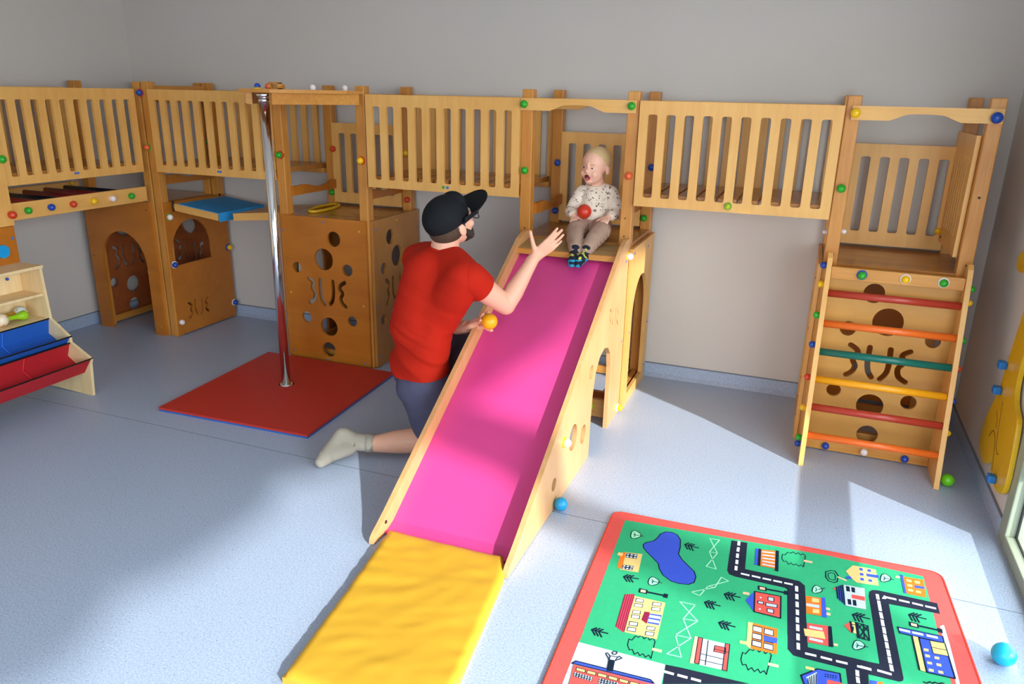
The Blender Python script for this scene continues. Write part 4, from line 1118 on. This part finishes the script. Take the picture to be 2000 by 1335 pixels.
# ---------------------------------------------------------------- giraffe climbing board on the right wall
gf = thing('giraffe_wall_board', 'yellow giraffe-shaped wall board with blue handholds, right wall', 'wall board', (.86, 3.35, .15))
go = [(3.442, .497), (3.474, .43), (3.532, .344), (3.562, .26), (3.566, .205), (3.545, .175), (3.50, .158), (3.456, .150), (3.425, .153), (3.392, .170), (3.362, .200), (3.340, .236), (3.325, .244), (3.314, .228), (3.308, .195), (3.285, .168), (3.225, .156), (3.18, .154), (3.13, .161), (3.098, .178), (3.080, .205), (3.074, .25), (3.082, .32), (3.10, .42), (3.125, .475), (3.185, .50), (3.222, .535), (3.242, .60), (3.232, .75), (3.22, .90), (3.20, 1.04), (3.24, 1.12), (3.34, 1.15), (3.46, 1.09), (3.60, 1.02), (3.625, .985), (3.60, .955), (3.52, .955), (3.42, .975), (3.372, .93), (3.365, .85), (3.395, .72), (3.425, .60)]
YEL = mat('yellow_lacquer', (226, 176, 24), .3)
MB().prism([tuple(p) for p in cat(go+[go[0]], 3)[:-1]], 'x', .842, .860).build('board', YEL, gf)
GRV = mat('groove_brown', (120, 80, 20), .6)
for pts in ([(3.355, .46), (3.325, .36), (3.30, .29), (3.268, .268), (3.25, .275)], [(3.43, .275), (3.395, .315), (3.355, .315), (3.32, .28), (3.295, .23), (3.275, .19)], [(3.40, .40), (3.37, .37), (3.36, .34)]):
    b = MB(); b.prism(stroke(pts, .0022), 'x', .8408, .843); b.build('groove', GRV, gf)
HB = mat('blue_plastic_handle', (20, 112, 190), .35)
for y, z in ((3.425, .592), (3.418, .485), (3.205, .186)):
    b = MB(); b.box(.812, .842, y-.020, y+.020, z-.016, z+.016, .006); b.build('handhold', HB, gf)

# ---------------------------------------------------------------- people
def capsule(bm, p1, r1, p2, r2, seg=20, flat=None):
    """round-ended tapered limb; flat=(direction, factor) squashes the section along a direction"""
    p1, p2 = Vector(p1), Vector(p2); d = p2-p1; L = d.length
    if L < 1e-6: d = Vector((0, 0, 1)); L = 1e-6
    d.normalize()
    if flat: a = Vector(flat[0]); a = (a-d*a.dot(d)).normalized(); fa = flat[1]
    else: a = d.orthogonal().normalized(); fa = 1
    b = d.cross(a); rows = []
    for i in range(7): t = -90+90*i/6; rows.append((p1+d*r1*math.sin(math.radians(t)), r1*math.cos(math.radians(t))))
    for i in range(7): t = 90*i/6; rows.append((p2+d*r2*math.sin(math.radians(t)), r2*math.cos(math.radians(t))))
    rings = [[bm.verts.new(c+(a*math.cos(2*math.pi*j/seg)*fa+b*math.sin(2*math.pi*j/seg))*max(r, 1e-4)) for j in range(seg)] for c, r in rows]
    for i in range(len(rings)-1):
        for j in range(seg): bm.faces.new((rings[i][j], rings[i][(j+1) % seg], rings[i+1][(j+1) % seg], rings[i+1][j]))
    bm.faces.new(list(reversed(rings[0]))); bm.faces.new(rings[-1])
def ell(bm, c, r, R=None, seg=24):
    M = Matrix.Translation(Vector(c)) @ (R.to_4x4() if R is not None else Matrix.Identity(4)) @ Matrix.Diagonal((r[0], r[1], r[2], 1))
    bmesh.ops.create_uvsphere(bm, u_segments=seg, v_segments=seg//2+2, radius=1, matrix=M)
def limb(bm, pts, flat=None):
    for (p, r), (q, s) in zip(pts[:-1], pts[1:]): capsule(bm, p, r, q, s, flat=flat)
def organic(name, bm, m, parent, voxel=.006, smooth=3, cut=None, folds=None, extra_mats=(), paint_fn=None):
    """fuses overlapping closed shapes into one continuous skin"""
    bmesh.ops.recalc_face_normals(bm, faces=bm.faces)
    me = bpy.data.meshes.new('tmp'); bm.to_mesh(me); bm.free(); o = bpy.data.objects.new('tmp', me); COL.objects.link(o)
    r = o.modifiers.new('r', 'REMESH'); r.mode = 'VOXEL'; r.voxel_size = voxel
    s = o.modifiers.new('s', 'SMOOTH'); s.factor = .5; s.iterations = smooth
    dg = bpy.context.evaluated_depsgraph_get(); dg.update(); ev = o.evaluated_get(dg); me2 = bpy.data.meshes.new_from_object(ev)
    bpy.data.objects.remove(o)
    t = bmesh.new(); t.from_mesh(me2); bpy.data.meshes.remove(me2)
    if folds:
        t.normal_update()
        for v in t.verts: v.co += v.normal*folds(v.co)
    if cut:
        for co, no in cut: bmesh.ops.bisect_plane(t, geom=t.verts[:]+t.edges[:]+t.faces[:], plane_co=co, plane_no=no, clear_outer=True)
    org = parent_world(parent) if parent else Vector((0, 0, 0))
    for f in t.faces:
        f.smooth = True
        if paint_fn: f.material_index = paint_fn(f.calc_center_median())
    for v in t.verts: v.co -= org
    mesh = bpy.data.meshes.new(name); t.to_mesh(mesh); t.free()
    for k in (m,)+tuple(extra_mats): mesh.materials.append(k)
    return link(bpy.data.objects.new(name, mesh), parent)
def frame(f, up):
    f = Vector(f).normalized(); r = f.cross(Vector(up)).normalized(); u = r.cross(f)
    return Matrix((r, f, u)).transposed()                      # columns: right, forward, up
def hand(bm, wrist, d, n, side, L=.17, curl=(.25, .2, .2, .25), thumb_out=.9, spread=.10, thumb_curl=.3, fr=.0078, gap=0):
    """wrist point, direction of the fingers d, palm normal n (out of the palm), side of the thumb (+1/-1 along n x d)"""
    d = Vector(d).normalized(); n = Vector(n); n = (n-d*n.dot(d)).normalized(); s = n.cross(d)*side
    w = L*.235; pal = L*.52; wrist = Vector(wrist)
    capsule(bm, wrist-d*.02, L*.15, wrist+d*L*.10, L*.165, flat=(n, .72))
    for k in range(4):                                            # palm fan
        o = (1.05-k*.7)*w*.5
        capsule(bm, wrist+s*o*.55+d*.005, L*.085, wrist+d*pal+s*o*1.15, L*.072, flat=(n, .85))
    capsule(bm, wrist+d*L*.1+s*w*.45, L*.075, wrist+d*pal*.75+s*w*.62, L*.06)
    for k in range(4):
        ln = L*(.43, .48, .44, .35)[k]; o = (1.05-k*.7)*w*.62
        p = wrist+d*(pal-(.0, 0, .004, .012)[k])+s*o; dd = (d+s*(spread*(1.2-k*.8)+(gap if k < 2 else -gap))).normalized(); r = fr*(1, 1.03, 1, .88)[k]
        for j, fj in enumerate((.45, .31, .24)):
            a = curl[k]*(j+.4); dv = (dd*math.cos(a)+n*math.sin(a)).normalized()
            q = p+dv*ln*fj; capsule(bm, p, r*(1.08-.08*j), q, r*(1-.08*j), 14); p = q
    p = wrist+d*L*.12+s*w*.42; td = (d*(1-thumb_out*.62)+s*thumb_out+n*.25).normalized()
    for j, (fj, r) in enumerate(((.24, 1.45), (.19, 1.2), (.15, 1.05))):
        dv = (td*(1-thumb_curl*j*.5)+d*thumb_curl*j*.9).normalized(); q = p+dv*L*fj; capsule(bm, p, fr*r*1.05, q, fr*r*.95, 14); p = q

# --- the man
man = thing('person', 'kneeling person in red shirt and black cap reaching towards the baby', 'person', (-1.5, 2.88, 0))
HM = frame((.42, .84, .37), (-.18, -.36, 1)); HC = Vector((-1.425, 2.955, 1.062))
def hp(x, y, z): return HC + HM @ Vector((x, y, z))
shR, shL = Vector((-1.275, 2.835, .855)), Vector((-1.635, 3.045, .865))
elR, wrR = Vector((-1.172, 2.985, .715)), Vector((-1.082, 3.085, .915))
elL, wrL = Vector((-1.555, 3.19, .60)), Vector((-1.425, 3.065, .555))
nk = Vector((-1.452, 2.945, .935))
bm = bmesh.new()
ell(bm, hp(0, -.012, .022), (.074, .094, .084), HM); ell(bm, hp(0, .030, -.035), (.060, .062, .072), HM); ell(bm, hp(0, .058, -.078), (.034, .036, .028), HM)
for s_ in (-1, 1):
    ell(bm, hp(s_*.036, .072, -.03), (.022, .018, .022), HM); ell(bm, hp(s_*.076, .000, -.022), (.009, .019, .031), HM)
limb(bm, [(hp(0, .094, .0), .011), (hp(0, .108, -.026), .014)]); ell(bm, hp(0, .09, -.052), (.024, .012, .006), HM); ell(bm, hp(0, .086, .012), (.05, .014, .012), HM)
limb(bm, [(hp(0, -.028, -.03), .058), (nk, .062), (nk-Vector((0, 0, .06)), .085)])
limb(bm, [(shR, .062), (Vector((-1.222, 2.915, .78)), .052), (elR, .043)]); limb(bm, [(elR, .042), (elR.lerp(wrR, .3), .043), (elR.lerp(wrR, .75), .031), (wrR, .026)])
limb(bm, [(shL, .06), (elL, .042), (elL.lerp(wrL, .35), .041), (wrL, .026)])
limb(bm, [(Vector((-1.53, 2.90, .5)), .10), (Vector((-1.48, 2.94, .78)), .115), (nk-Vector((0, 0, .1)), .10)], flat=((.7, .7, 0), .75))
limb(bm, [(Vector((-1.51, 2.87, .40)), .085), (Vector((-1.44, 2.825, .09)), .062)]); limb(bm, [(Vector((-1.445, 2.825, .085)), .056), (Vector((-1.53, 2.785, .082)), .058), (Vector((-1.60, 2.757, .074)), .054), (Vector((-1.70, 2.715, .062)), .038), (Vector((-1.77, 2.69, .062)), .034)])
limb(bm, [(Vector((-1.60, 2.97, .40)), .085), (Vector((-1.475, 3.25, .42)), .062), (Vector((-1.50, 3.27, .36)), .056), (Vector((-1.52, 3.24, .08)), .038)])
hand(bm, wrR, (.62, .18, .60), (-.42, .72, .42), -1, L=.172, curl=(.06, .04, .10, .16), thumb_out=.85, spread=.07, thumb_curl=.02, gap=.035)
# left hand closes on the yellow ball
bc = Vector((-1.262, 3.018, .620)); d0 = (bc-wrL).normalized()
capsule(bm, wrL-d0*.03, .027, wrL+d0*.03, .03); capsule(bm, wrL+d0*.02, .03, wrL+d0*.075, .034, flat=((0, 0, 1), .6))
side_ = d0.cross(Vector((0, 0, 1))).normalized(); up_ = side_.cross(d0)
def around(ax, a0, a1, R=.0445, r=.0085, n=4):
    "finger wrapped over the ball in the plane of d0 and ax"
    pts = []
    for i in range(n+1):
        a = a0+(a1-a0)*i/n; pts.append((bc - d0*R*math.cos(a) + Vector(ax).normalized()*R*math.sin(a), r*(1-.1*i/n)))
    return pts
kn = wrL+d0*.085
for ax, a1 in ((up_*.5-side_*1.0, 1.45), (up_*1.0-side_*.35, 1.5), (up_*1.0+side_*.4, 1.35), (up_*.45+side_*1.0, 1.2)):
    pts = around(ax, .55, a1); limb(bm, [(kn+Vector(ax).normalized()*.02, .010)]+pts)
pts = around(-up_*1.0-side_*.25, .45, 1.3, r=.0098, n=3); limb(bm, [(wrL+d0*.05-up_*.012, .014)]+pts)
organic('body', bm, SKIN, man, .0040, 3)
# clothing
def shirt_folds(p):
    q = Vector((p.x*5+p.z*7, p.y*5-p.z*4, p.z*16+p.x*8)); a = noise.noise(q)*.0065 + noise.noise(q*2.3)*.003
    w_ = min(1, max(0, (.68-p.z)/.12)); return a*(.55+1.5*w_)
SHIRT = mat('red_cotton', (178, 30, 10), .85, bump=.25, bscale=500, spec=.2)
bm = bmesh.new(); F2 = ((.72, .69, 0), .74)
limb(bm, [(Vector((-1.552, 2.875, .28)), .178), (Vector((-1.548, 2.885, .42)), .172), (Vector((-1.525, 2.905, .58)), .158), (Vector((-1.495, 2.93, .72)), .172), (Vector((-1.470, 2.94, .81)), .150)], flat=F2)
limb(bm, [(shL+Vector((.02, 0, .0)), .082), (Vector((-1.49, 2.955, .885)), .092), (nk+Vector((0, 0, -.045)), .082)]); limb(bm, [(shR+Vector((-.02, 0, .0)), .080), (Vector((-1.41, 2.925, .88)), .092)])
limb(bm, [(shL+Vector((.05, -.02, -.03)), .095), (Vector((-1.59, 2.955, .66)), .100)]); limb(bm, [(shR+Vector((-.05, .0, -.03)), .088), (Vector((-1.45, 2.89, .66)), .098)])
capsule(bm, Vector((-1.505, 2.90, .84)), .115, Vector((-1.545, 2.88, .60)),   .134); capsule(bm, shR+Vector((-.03, -.01, 0)), .080, shR+Vector((.012, .02, -.015)), .072); limb(bm, [(shL, .075), (Vector((-1.60, 3.11, .74)), .066)])
organic('shirt', bm, SHIRT, man, .008, 34, cut=[(Vector((-1.5, 2.9, .392)), Vector((0, 0, -1)))], folds=shirt_folds)
bm = bmesh.new(); slv = (elR-shR).normalized(); limb(bm, [(shR, .074), (shR.lerp(elR, .35), .066), (shR.lerp(elR, .9), .063)])
organic('sleeve', bm, SHIRT, man, .005, 4, cut=[(shR.lerp(elR, .34), slv)], folds=lambda p: shirt_folds(p)*.7)
b = MB(); b.tube([nk+Vector((.066*math.cos(a)*1.05, .062*math.sin(a), .006-.012*math.cos(a)-.008*math.sin(a))) for a in [2*math.pi*i/28 for i in range(28)]], .0065, 8, closed=True); b.build('collar', SHIRT, man)
SHORTS = mat('slate_shorts', (84, 82, 106), .85, bump=.3, bscale=400, spec=.15)
def sf(p): q = Vector((p.x*9, p.y*9, p.z*13)); return noise.noise(q)*.006+noise.noise(q*2.4)*.003
bm = bmesh.new()
limb(bm, [(Vector((-1.570, 2.885, .42)), .120), (Vector((-1.555, 2.895, .34)), .146)], flat=F2)
limb(bm, [(Vector((-1.515, 2.85, .33)), .125), (Vector((-1.475, 2.835, .24)), .105), (Vector((-1.455, 2.83, .12)), .092)]); limb(bm, [(Vector((-1.61, 2.965, .37)), .120), (Vector((-1.52, 3.13, .41)), .10), (Vector((-1.482, 3.22, .40)), .088)])
organic('shorts', bm, SHORTS, man, .007, 4, cut=[(Vector((-1.45, 2.83, .115)), Vector((0, .1, -1)))], folds=sf)
SOCK = mat('oatmeal_sock', (184, 174, 160), .95, bump=.6, bscale=350, spec=.1)
bm = bmesh.new()
limb(bm, [(Vector((-1.712, 2.712, .064)), .040), (Vector((-1.79, 2.685, .070)), .040), (Vector((-1.832, 2.676, .094)), .038)])
limb(bm, [(Vector((-1.840, 2.668, .100)), .034), (Vector((-1.852, 2.62, .062)), .036), (Vector((-1.856, 2.56, .036)), .036), (Vector((-1.860, 2.525, .026)), .026)])
limb(bm, [(Vector((-1.80, 2.66, .05)), .036), (Vector((-1.845, 2.59, .04)), .036)])
sk = organic('sock', bm, SOCK, man, .005, 3)
MB().cyl((-1.735, 2.7045, .0645), (-1.702, 2.717, .0640), .0425, .0425, 28).build('cuff', mat('sock_cuff', (172, 163, 150), .95, bump=.6, bscale=200), sk)
b = MB(); b.tube([Vector((-1.770, 2.6885, .066))+Vector((.3*.02*math.cos(a), -.0415*math.cos(.5)+.004*math.sin(a), .010*math.sin(a)+.008)) for a in [2*math.pi*i/12 for i in range(12)]], .0016, 6, closed=True); b.build('sock_motif', mat('sock_print', (130, 105, 50), .9), sk)
bm = bmesh.new(); limb(bm, [(Vector((-1.52, 3.24, .12)), .043), (Vector((-1.52, 3.24, .05)), .045), (Vector((-1.40, 3.34, .035)), .034)]); organic('sock', bm, SOCK, man, .006, 2)
# hair, beard, cap, glasses
HAIR = mat('brown_hair', (74, 50, 36), .8, bump=.8, bscale=400)
bm = bmesh.new(); ell(bm, hp(0, -.030, -.012), (.0765, .080, .068), HM)
for s_ in (-1, 1): limb(bm, [(hp(s_*.073, .012, .01), .012), (hp(s_*.074, .012, -.02), .007)])
organic('hair', bm, HAIR, man, .005, 2)
bm = bmesh.new(); ell(bm, hp(0, .047, -.074), (.052, .048, .036), HM); limb(bm, [(hp(-.058, .022, -.04), .012), (hp(-.045, .05, -.075), .02)]); limb(bm, [(hp(.058, .022, -.04), .012), (hp(.045, .05, -.075), .02)])
organic('beard', bm, mat('dark_beard', (52, 36, 30), .85, bump=.9, bscale=500), man, .004, 1)
CAP = mat('black_cap_cloth', (20, 22, 27), .8, bump=.3, bscale=500, spec=.2)
cap = bpy.data.objects.new('cap', None)
bm = bmesh.new(); ell(bm, hp(0, -.014, .036), (.090, .110, .093), HM); ell(bm, hp(0, .045, .068), (.062, .052, .056), HM)
crown = organic('cap', bm, CAP, man, .005, 2, cut=[(hp(0, 0, .006), HM @ Vector((0, .12, -1)))])
bpy.data.objects.remove(cap)
t = MB(); V = []
for i in range(15):
    a = math.pi*(i/14)-math.pi/2; rowi = []
    for j in range(7):
        r = j/6; x = .090*math.sin(a)*(1+.13*math.sin(math.pi*r*.75)); y = -.002+.108*math.cos(a)+r*(.014+.098*max(0, math.cos(a))**.35); z = .028-.022*(abs(math.sin(a))**2)+.026*r
        rowi.append((x, y, z))
    V.append(rowi)
for th, flip in ((0, False), (-.004, True)):
    vs = [[t.bm.verts.new(hp(x, y, z+th)) for x, y, z in row] for row in V]
    for i in range(14):
        for j in range(6):
            f = t.bm.faces.new((vs[i][j], vs[i+1][j], vs[i+1][j+1], vs[i][j+1])); f.smooth = True
    if not flip: top = vs
    else: bot = vs
for i in range(14): t.bm.faces.new((top[i][6], top[i+1][6], bot[i+1][6], bot[i][6]))
bmesh.ops.recalc_face_normals(t.bm, faces=t.bm.faces[:]); t.build('cap_brim', CAP, crown)
MB().sph(hp(0, -.012, .126), .006, (1, 1, .5)).build('cap_button', CAP, crown)
b = MB()
for s_ in (-1, 1):
    b.tube([hp(s_*.079, -.01, -.006), hp(s_*.079, .04, .004), hp(s_*.068, .112, .006)], .0026, 8)
    b.tube([hp(s_*.036+.031*math.cos(a), .114-.006*abs(math.cos(a)), -.008+.021*math.sin(a)) for a in [2*math.pi*i/20 for i in range(20)]], .0022, 8, closed=True)
b.tube([hp(-.006, .116, -.002), hp(.006, .116, -.002)], .002, 8); b.build('glasses', mat('black_glasses', (15, 15, 18), .3), man)
EYEW = mat('eye_white', (235, 230, 225), .3); EYED = mat('dark_iris', (40, 44, 52), .2)
for s_ in (-1, 1):
    b = MB(); b.sph(hp(s_*.030, .083, -.006), .0105, seg=16, m=EYEW); b.sph(hp(s_*.030, .0895, -.006), .0050, seg=12, m=EYED); b.build('eye', None, man)
MB().sph(hp(0, .093, -.052), 1, (.020, .006, .004), m=mat('lips', (170, 95, 85), .5), rot=HM).build('mouth', None, man)

# --- the baby
baby = thing('person', 'laughing baby in patterned cream sweater seated at the top of the slide', 'person', (-1.02, 3.85, .89))
BM = frame((-.31, -.95, -.02), (.05, .05, 1)); BC = Vector((-1.030, 3.842, 1.252))
def bp(x, y, z): return BC + BM @ Vector((x, y, z))
bm = bmesh.new()
ell(bm, bp(0, -.010, .022), (.069, .079, .070), BM); ell(bm, bp(0, .024, -.030), (.056, .050, .056), BM); ell(bm, bp(0, .052, -.066), (.022, .018, .018), BM)
for s_ in (-1, 1):
    ell(bm, bp(s_*.031, .050, -.032), (.020, .020, .022), BM); ell(bm, bp(s_*.072, -.006, -.014), (.009, .016, .022), BM)
ell(bm, bp(0, .0735, -.016), (.0115, .012, .0100), BM); ell(bm, bp(0, .060, .010), (.010, .014, .022), BM)
limb(bm, [(bp(0, -.012, -.05), .036), (Vector((-1.025, 3.872, 1.155)), .040), (Vector((-1.025, 3.872, 1.12)), .055)])
lt_ = bm
sL, sR = Vector((-1.098, 3.868, 1.108)), Vector((-.952, 3.868, 1.118)); eL, eR = Vector((-1.140, 3.825, 1.020)), Vector((-.898, 3.835, 1.028)); wL, wR = Vector((-1.108, 3.765, 1.008)), Vector((-.922, 3.770, 1.016))
limb(bm, [(Vector((-1.03, 3.88, .96)), .075), (Vector((-1.027, 3.875, 1.10)), .065)])
limb(bm, [(sL, .032), (eL, .026), (wL, .018)]); limb(bm, [(sR, .032), (eR, .026), (wR, .018)])
hand(bm, wL, (.22, -.88, -.36), (.10, .30, -.95), -1, L=.094, curl=(.5, .45, .45, .5), thumb_out=.7, spread=.12, fr=.0058)
hand(bm, wR, (-.26, -.86, -.38), (-.10, .30, -.95), 1, L=.094, curl=(.5, .45, .45, .5), thumb_out=.7, spread=.12, fr=.0058)
limb(bm, [(Vector((-1.06, 3.86, .945)), .05), (Vector((-1.068, 3.69, .945)), .038), (Vector((-1.035, 3.575, .885)), .028), (Vector((-1.030, 3.545, .868)), .017)]); limb(bm, [(Vector((-.99, 3.86, .945)), .05), (Vector((-.955, 3.70, .950)), .038), (Vector((-.968, 3.585, .890)), .028), (Vector((-.974, 3.553, .868)), .017)])
organic('body', bm, BABY, baby, .0034, 2)
# sweater with scattered brown print
SW = mat('cream_print_sweater', (238, 222, 208), .9, bump=.3, bscale=500, spec=.15); nt = SW.node_tree
tc = nt.nodes.new('ShaderNodeTexCoord'); v = nt.nodes.new('ShaderNodeTexVoronoi'); v.inputs['Scale'].default_value = 42; n_ = nt.nodes.new('ShaderNodeTexNoise'); n_.inputs['Scale'].default_value = 130; n_.inputs['Detail'].default_value = 1
nt.links.new(tc.outputs['Object'], v.inputs['Vector']); nt.links.new(tc.outputs['Object'], n_.inputs['Vector'])
a1 = nt.nodes.new('ShaderNodeMath'); a1.operation = 'LESS_THAN'; a1.inputs[1].default_value = .43; nt.links.new(v.outputs['Distance'], a1.inputs[0])
a2 = nt.nodes.new('ShaderNodeMath'); a2.operation = 'GREATER_THAN'; a2.inputs[1].default_value = .56; nt.links.new(n_.outputs['Fac'], a2.inputs[0])
a3 = nt.nodes.new('ShaderNodeMath'); a3.operation = 'MULTIPLY'; nt.links.new(a1.outputs[0], a3.inputs[0]); nt.links.new(a2.outputs[0], a3.inputs[1])
mx = nt.nodes.new('ShaderNodeMix'); mx.data_type = 'RGBA'; mx.inputs['A'].default_value = lin((240, 222, 206)); mx.inputs['B'].default_value = lin((88, 68, 58)); nt.links.new(a3.outputs[0], mx.inputs['Factor']); nt.links.new(mx.outputs['Result'], nt.nodes['Principled BSDF'].inputs['Base Color'])
bm = bmesh.new()
limb(bm, [(Vector((-1.032, 3.868, .972)), .088), (Vector((-1.03, 3.865, 1.03)), .086), (Vector((-1.027, 3.868, 1.095)), .070), (Vector((-1.027, 3.872, 1.12)), .058)])
limb(bm, [(sL, .044), (eL, .037), (wL.lerp(eL, .22), .028)]); limb(bm, [(sR, .044), (eR, .037), (wR.lerp(eR, .22), .028)]); limb(bm, [(sL+Vector((.02, 0, .008)), .042), (sR+Vector((-.02, 0, .008)), .042)])
def bf(p): q = Vector((p.x*20, p.y*20, p.z*30)); return noise.noise(q)*.0035
organic('sweater', bm, SW, baby, .0045, 3, folds=bf)
b = MB(); b.tube([Vector((-1.028+.046*math.cos(a), 3.866+.044*math.sin(a), 1.158+.010*math.sin(a))) for a in [2*math.pi*i/24 for i in range(24)]], .006, 8, closed=True); b.build('neckband', mat('cream_rib', (236, 214, 196), .9), baby)
# ribbed trousers
TR = mat('ribbed_beige_knit', (178, 146, 130), .95, spec=.1); nt = TR.node_tree; w_ = nt.nodes.new('ShaderNodeTexWave'); w_.inputs['Scale'].default_value = 42; w_.bands_direction = 'X'; w_.inputs['Distortion'].default_value = .6
tc = nt.nodes.new('ShaderNodeTexCoord'); nt.links.new(tc.outputs['Object'], w_.inputs['Vector']); cr = nt.nodes.new('ShaderNodeValToRGB'); cr.color_ramp.elements[0].color = lin((166, 134, 119)); cr.color_ramp.elements[1].color = lin((188, 158, 141))
nt.links.new(w_.outputs['Fac'], cr.inputs[0]); nt.links.new(cr.outputs[0], nt.nodes['Principled BSDF'].inputs['Base Color'])
bm = bmesh.new(); limb(bm, [(Vector((-1.03, 3.89, .965)), .085), (Vector((-1.03, 3.85, .955)), .078)])
limb(bm, [(Vector((-1.065, 3.86, .948)), .060), (Vector((-1.075, 3.70, .940)), .050), (Vector((-1.055, 3.62, .915)), .044), (Vector((-1.036, 3.562, .885)), .036), (Vector((-1.031, 3.546, .868)), .031)]); limb(bm, [(Vector((-.99, 3.86, .948)), .060), (Vector((-.950, 3.71, .945)), .050), (Vector((-.960, 3.63, .918)), .044), (Vector((-.972, 3.572, .888)), .036), (Vector((-.974, 3.553, .870)), .031)])
organic('trousers', bm, TR, baby, .0045, 3, folds=bf)
# patterned socks
SKM = mat('navy_sock', (24, 26, 44), .9, bump=.3, bscale=400); TQ = mat('turquoise_patch', (30, 160, 205), .9); YG = mat('yellow_green_patch', (200, 210, 90), .9)
def sockpaint(c):
    q = noise.noise(c*38); return 1 if (c.z < .842 and q > -.12) else (2 if q > .30 else 0)
for xo, yo, tx in ((-1.030, 3.535, -1.022), (-.974, 3.542, -.992)):
    bm = bmesh.new(); limb(bm, [(Vector((xo, yo+.01, .880)), .027), (Vector((xo, yo, .852)), .026)]); limb(bm, [(Vector((xo, yo, .850)), .024), (Vector((tx, yo-.052, .832)), .026), (Vector((tx+.002, yo-.072, .822)), .019)])
    organic('sock', bm, SKM, baby, .004, 2, extra_mats=(TQ, YG), paint_fn=sockpaint)
# hair and face details
BH = mat('fine_blond_hair', (216, 180, 130), .75, bump=.7, bscale=300)
bm = bmesh.new(); ell(bm, bp(0, -.017, .029), (.0715, .078, .071), BM); organic('hair', bm, BH, baby, .004, 2, cut=[(bp(0, .034, .052), BM @ Vector((0, .80, -.55)))])
for s_ in (-1, 1):
    b = MB(); b.sph(bp(s_*.025, .0605, -.002), .0078, (1, .8, .42), 16, EYEW); b.sph(bp(s_*.025, .0670, -.002), .0056, (1, .6, .62), 12, EYED); b.build('eye', None, baby)
    b = MB(); b.tube([bp(s_*(.013+.026*k/5), .0665-.006*(k/5)**2, .013+.004*math.sin(math.pi*k/5)) for k in range(6)], .0018, 6); b.build('eyebrow', BH, baby)
b = MB(); b.sph(bp(0, .064, -.045), 1, (.017, .012, .017), 20, mat('open_mouth', (96, 18, 26), .4), BM); b.sph(bp(0, .0715, -.054), 1, (.010, .006, .006), 14, mat('tongue', (205, 100, 100), .4), BM); b.build('mouth', None, baby)
b = MB(); b.tube([bp(.0185*math.cos(a), .0700-.003*abs(math.cos(a)), -.045+.0185*math.sin(a)) for a in [2*math.pi*i/20 for i in range(20)]], .0026, 8, closed=True); b.build('lips', mat('baby_lips', (214, 120, 112), .4), baby)
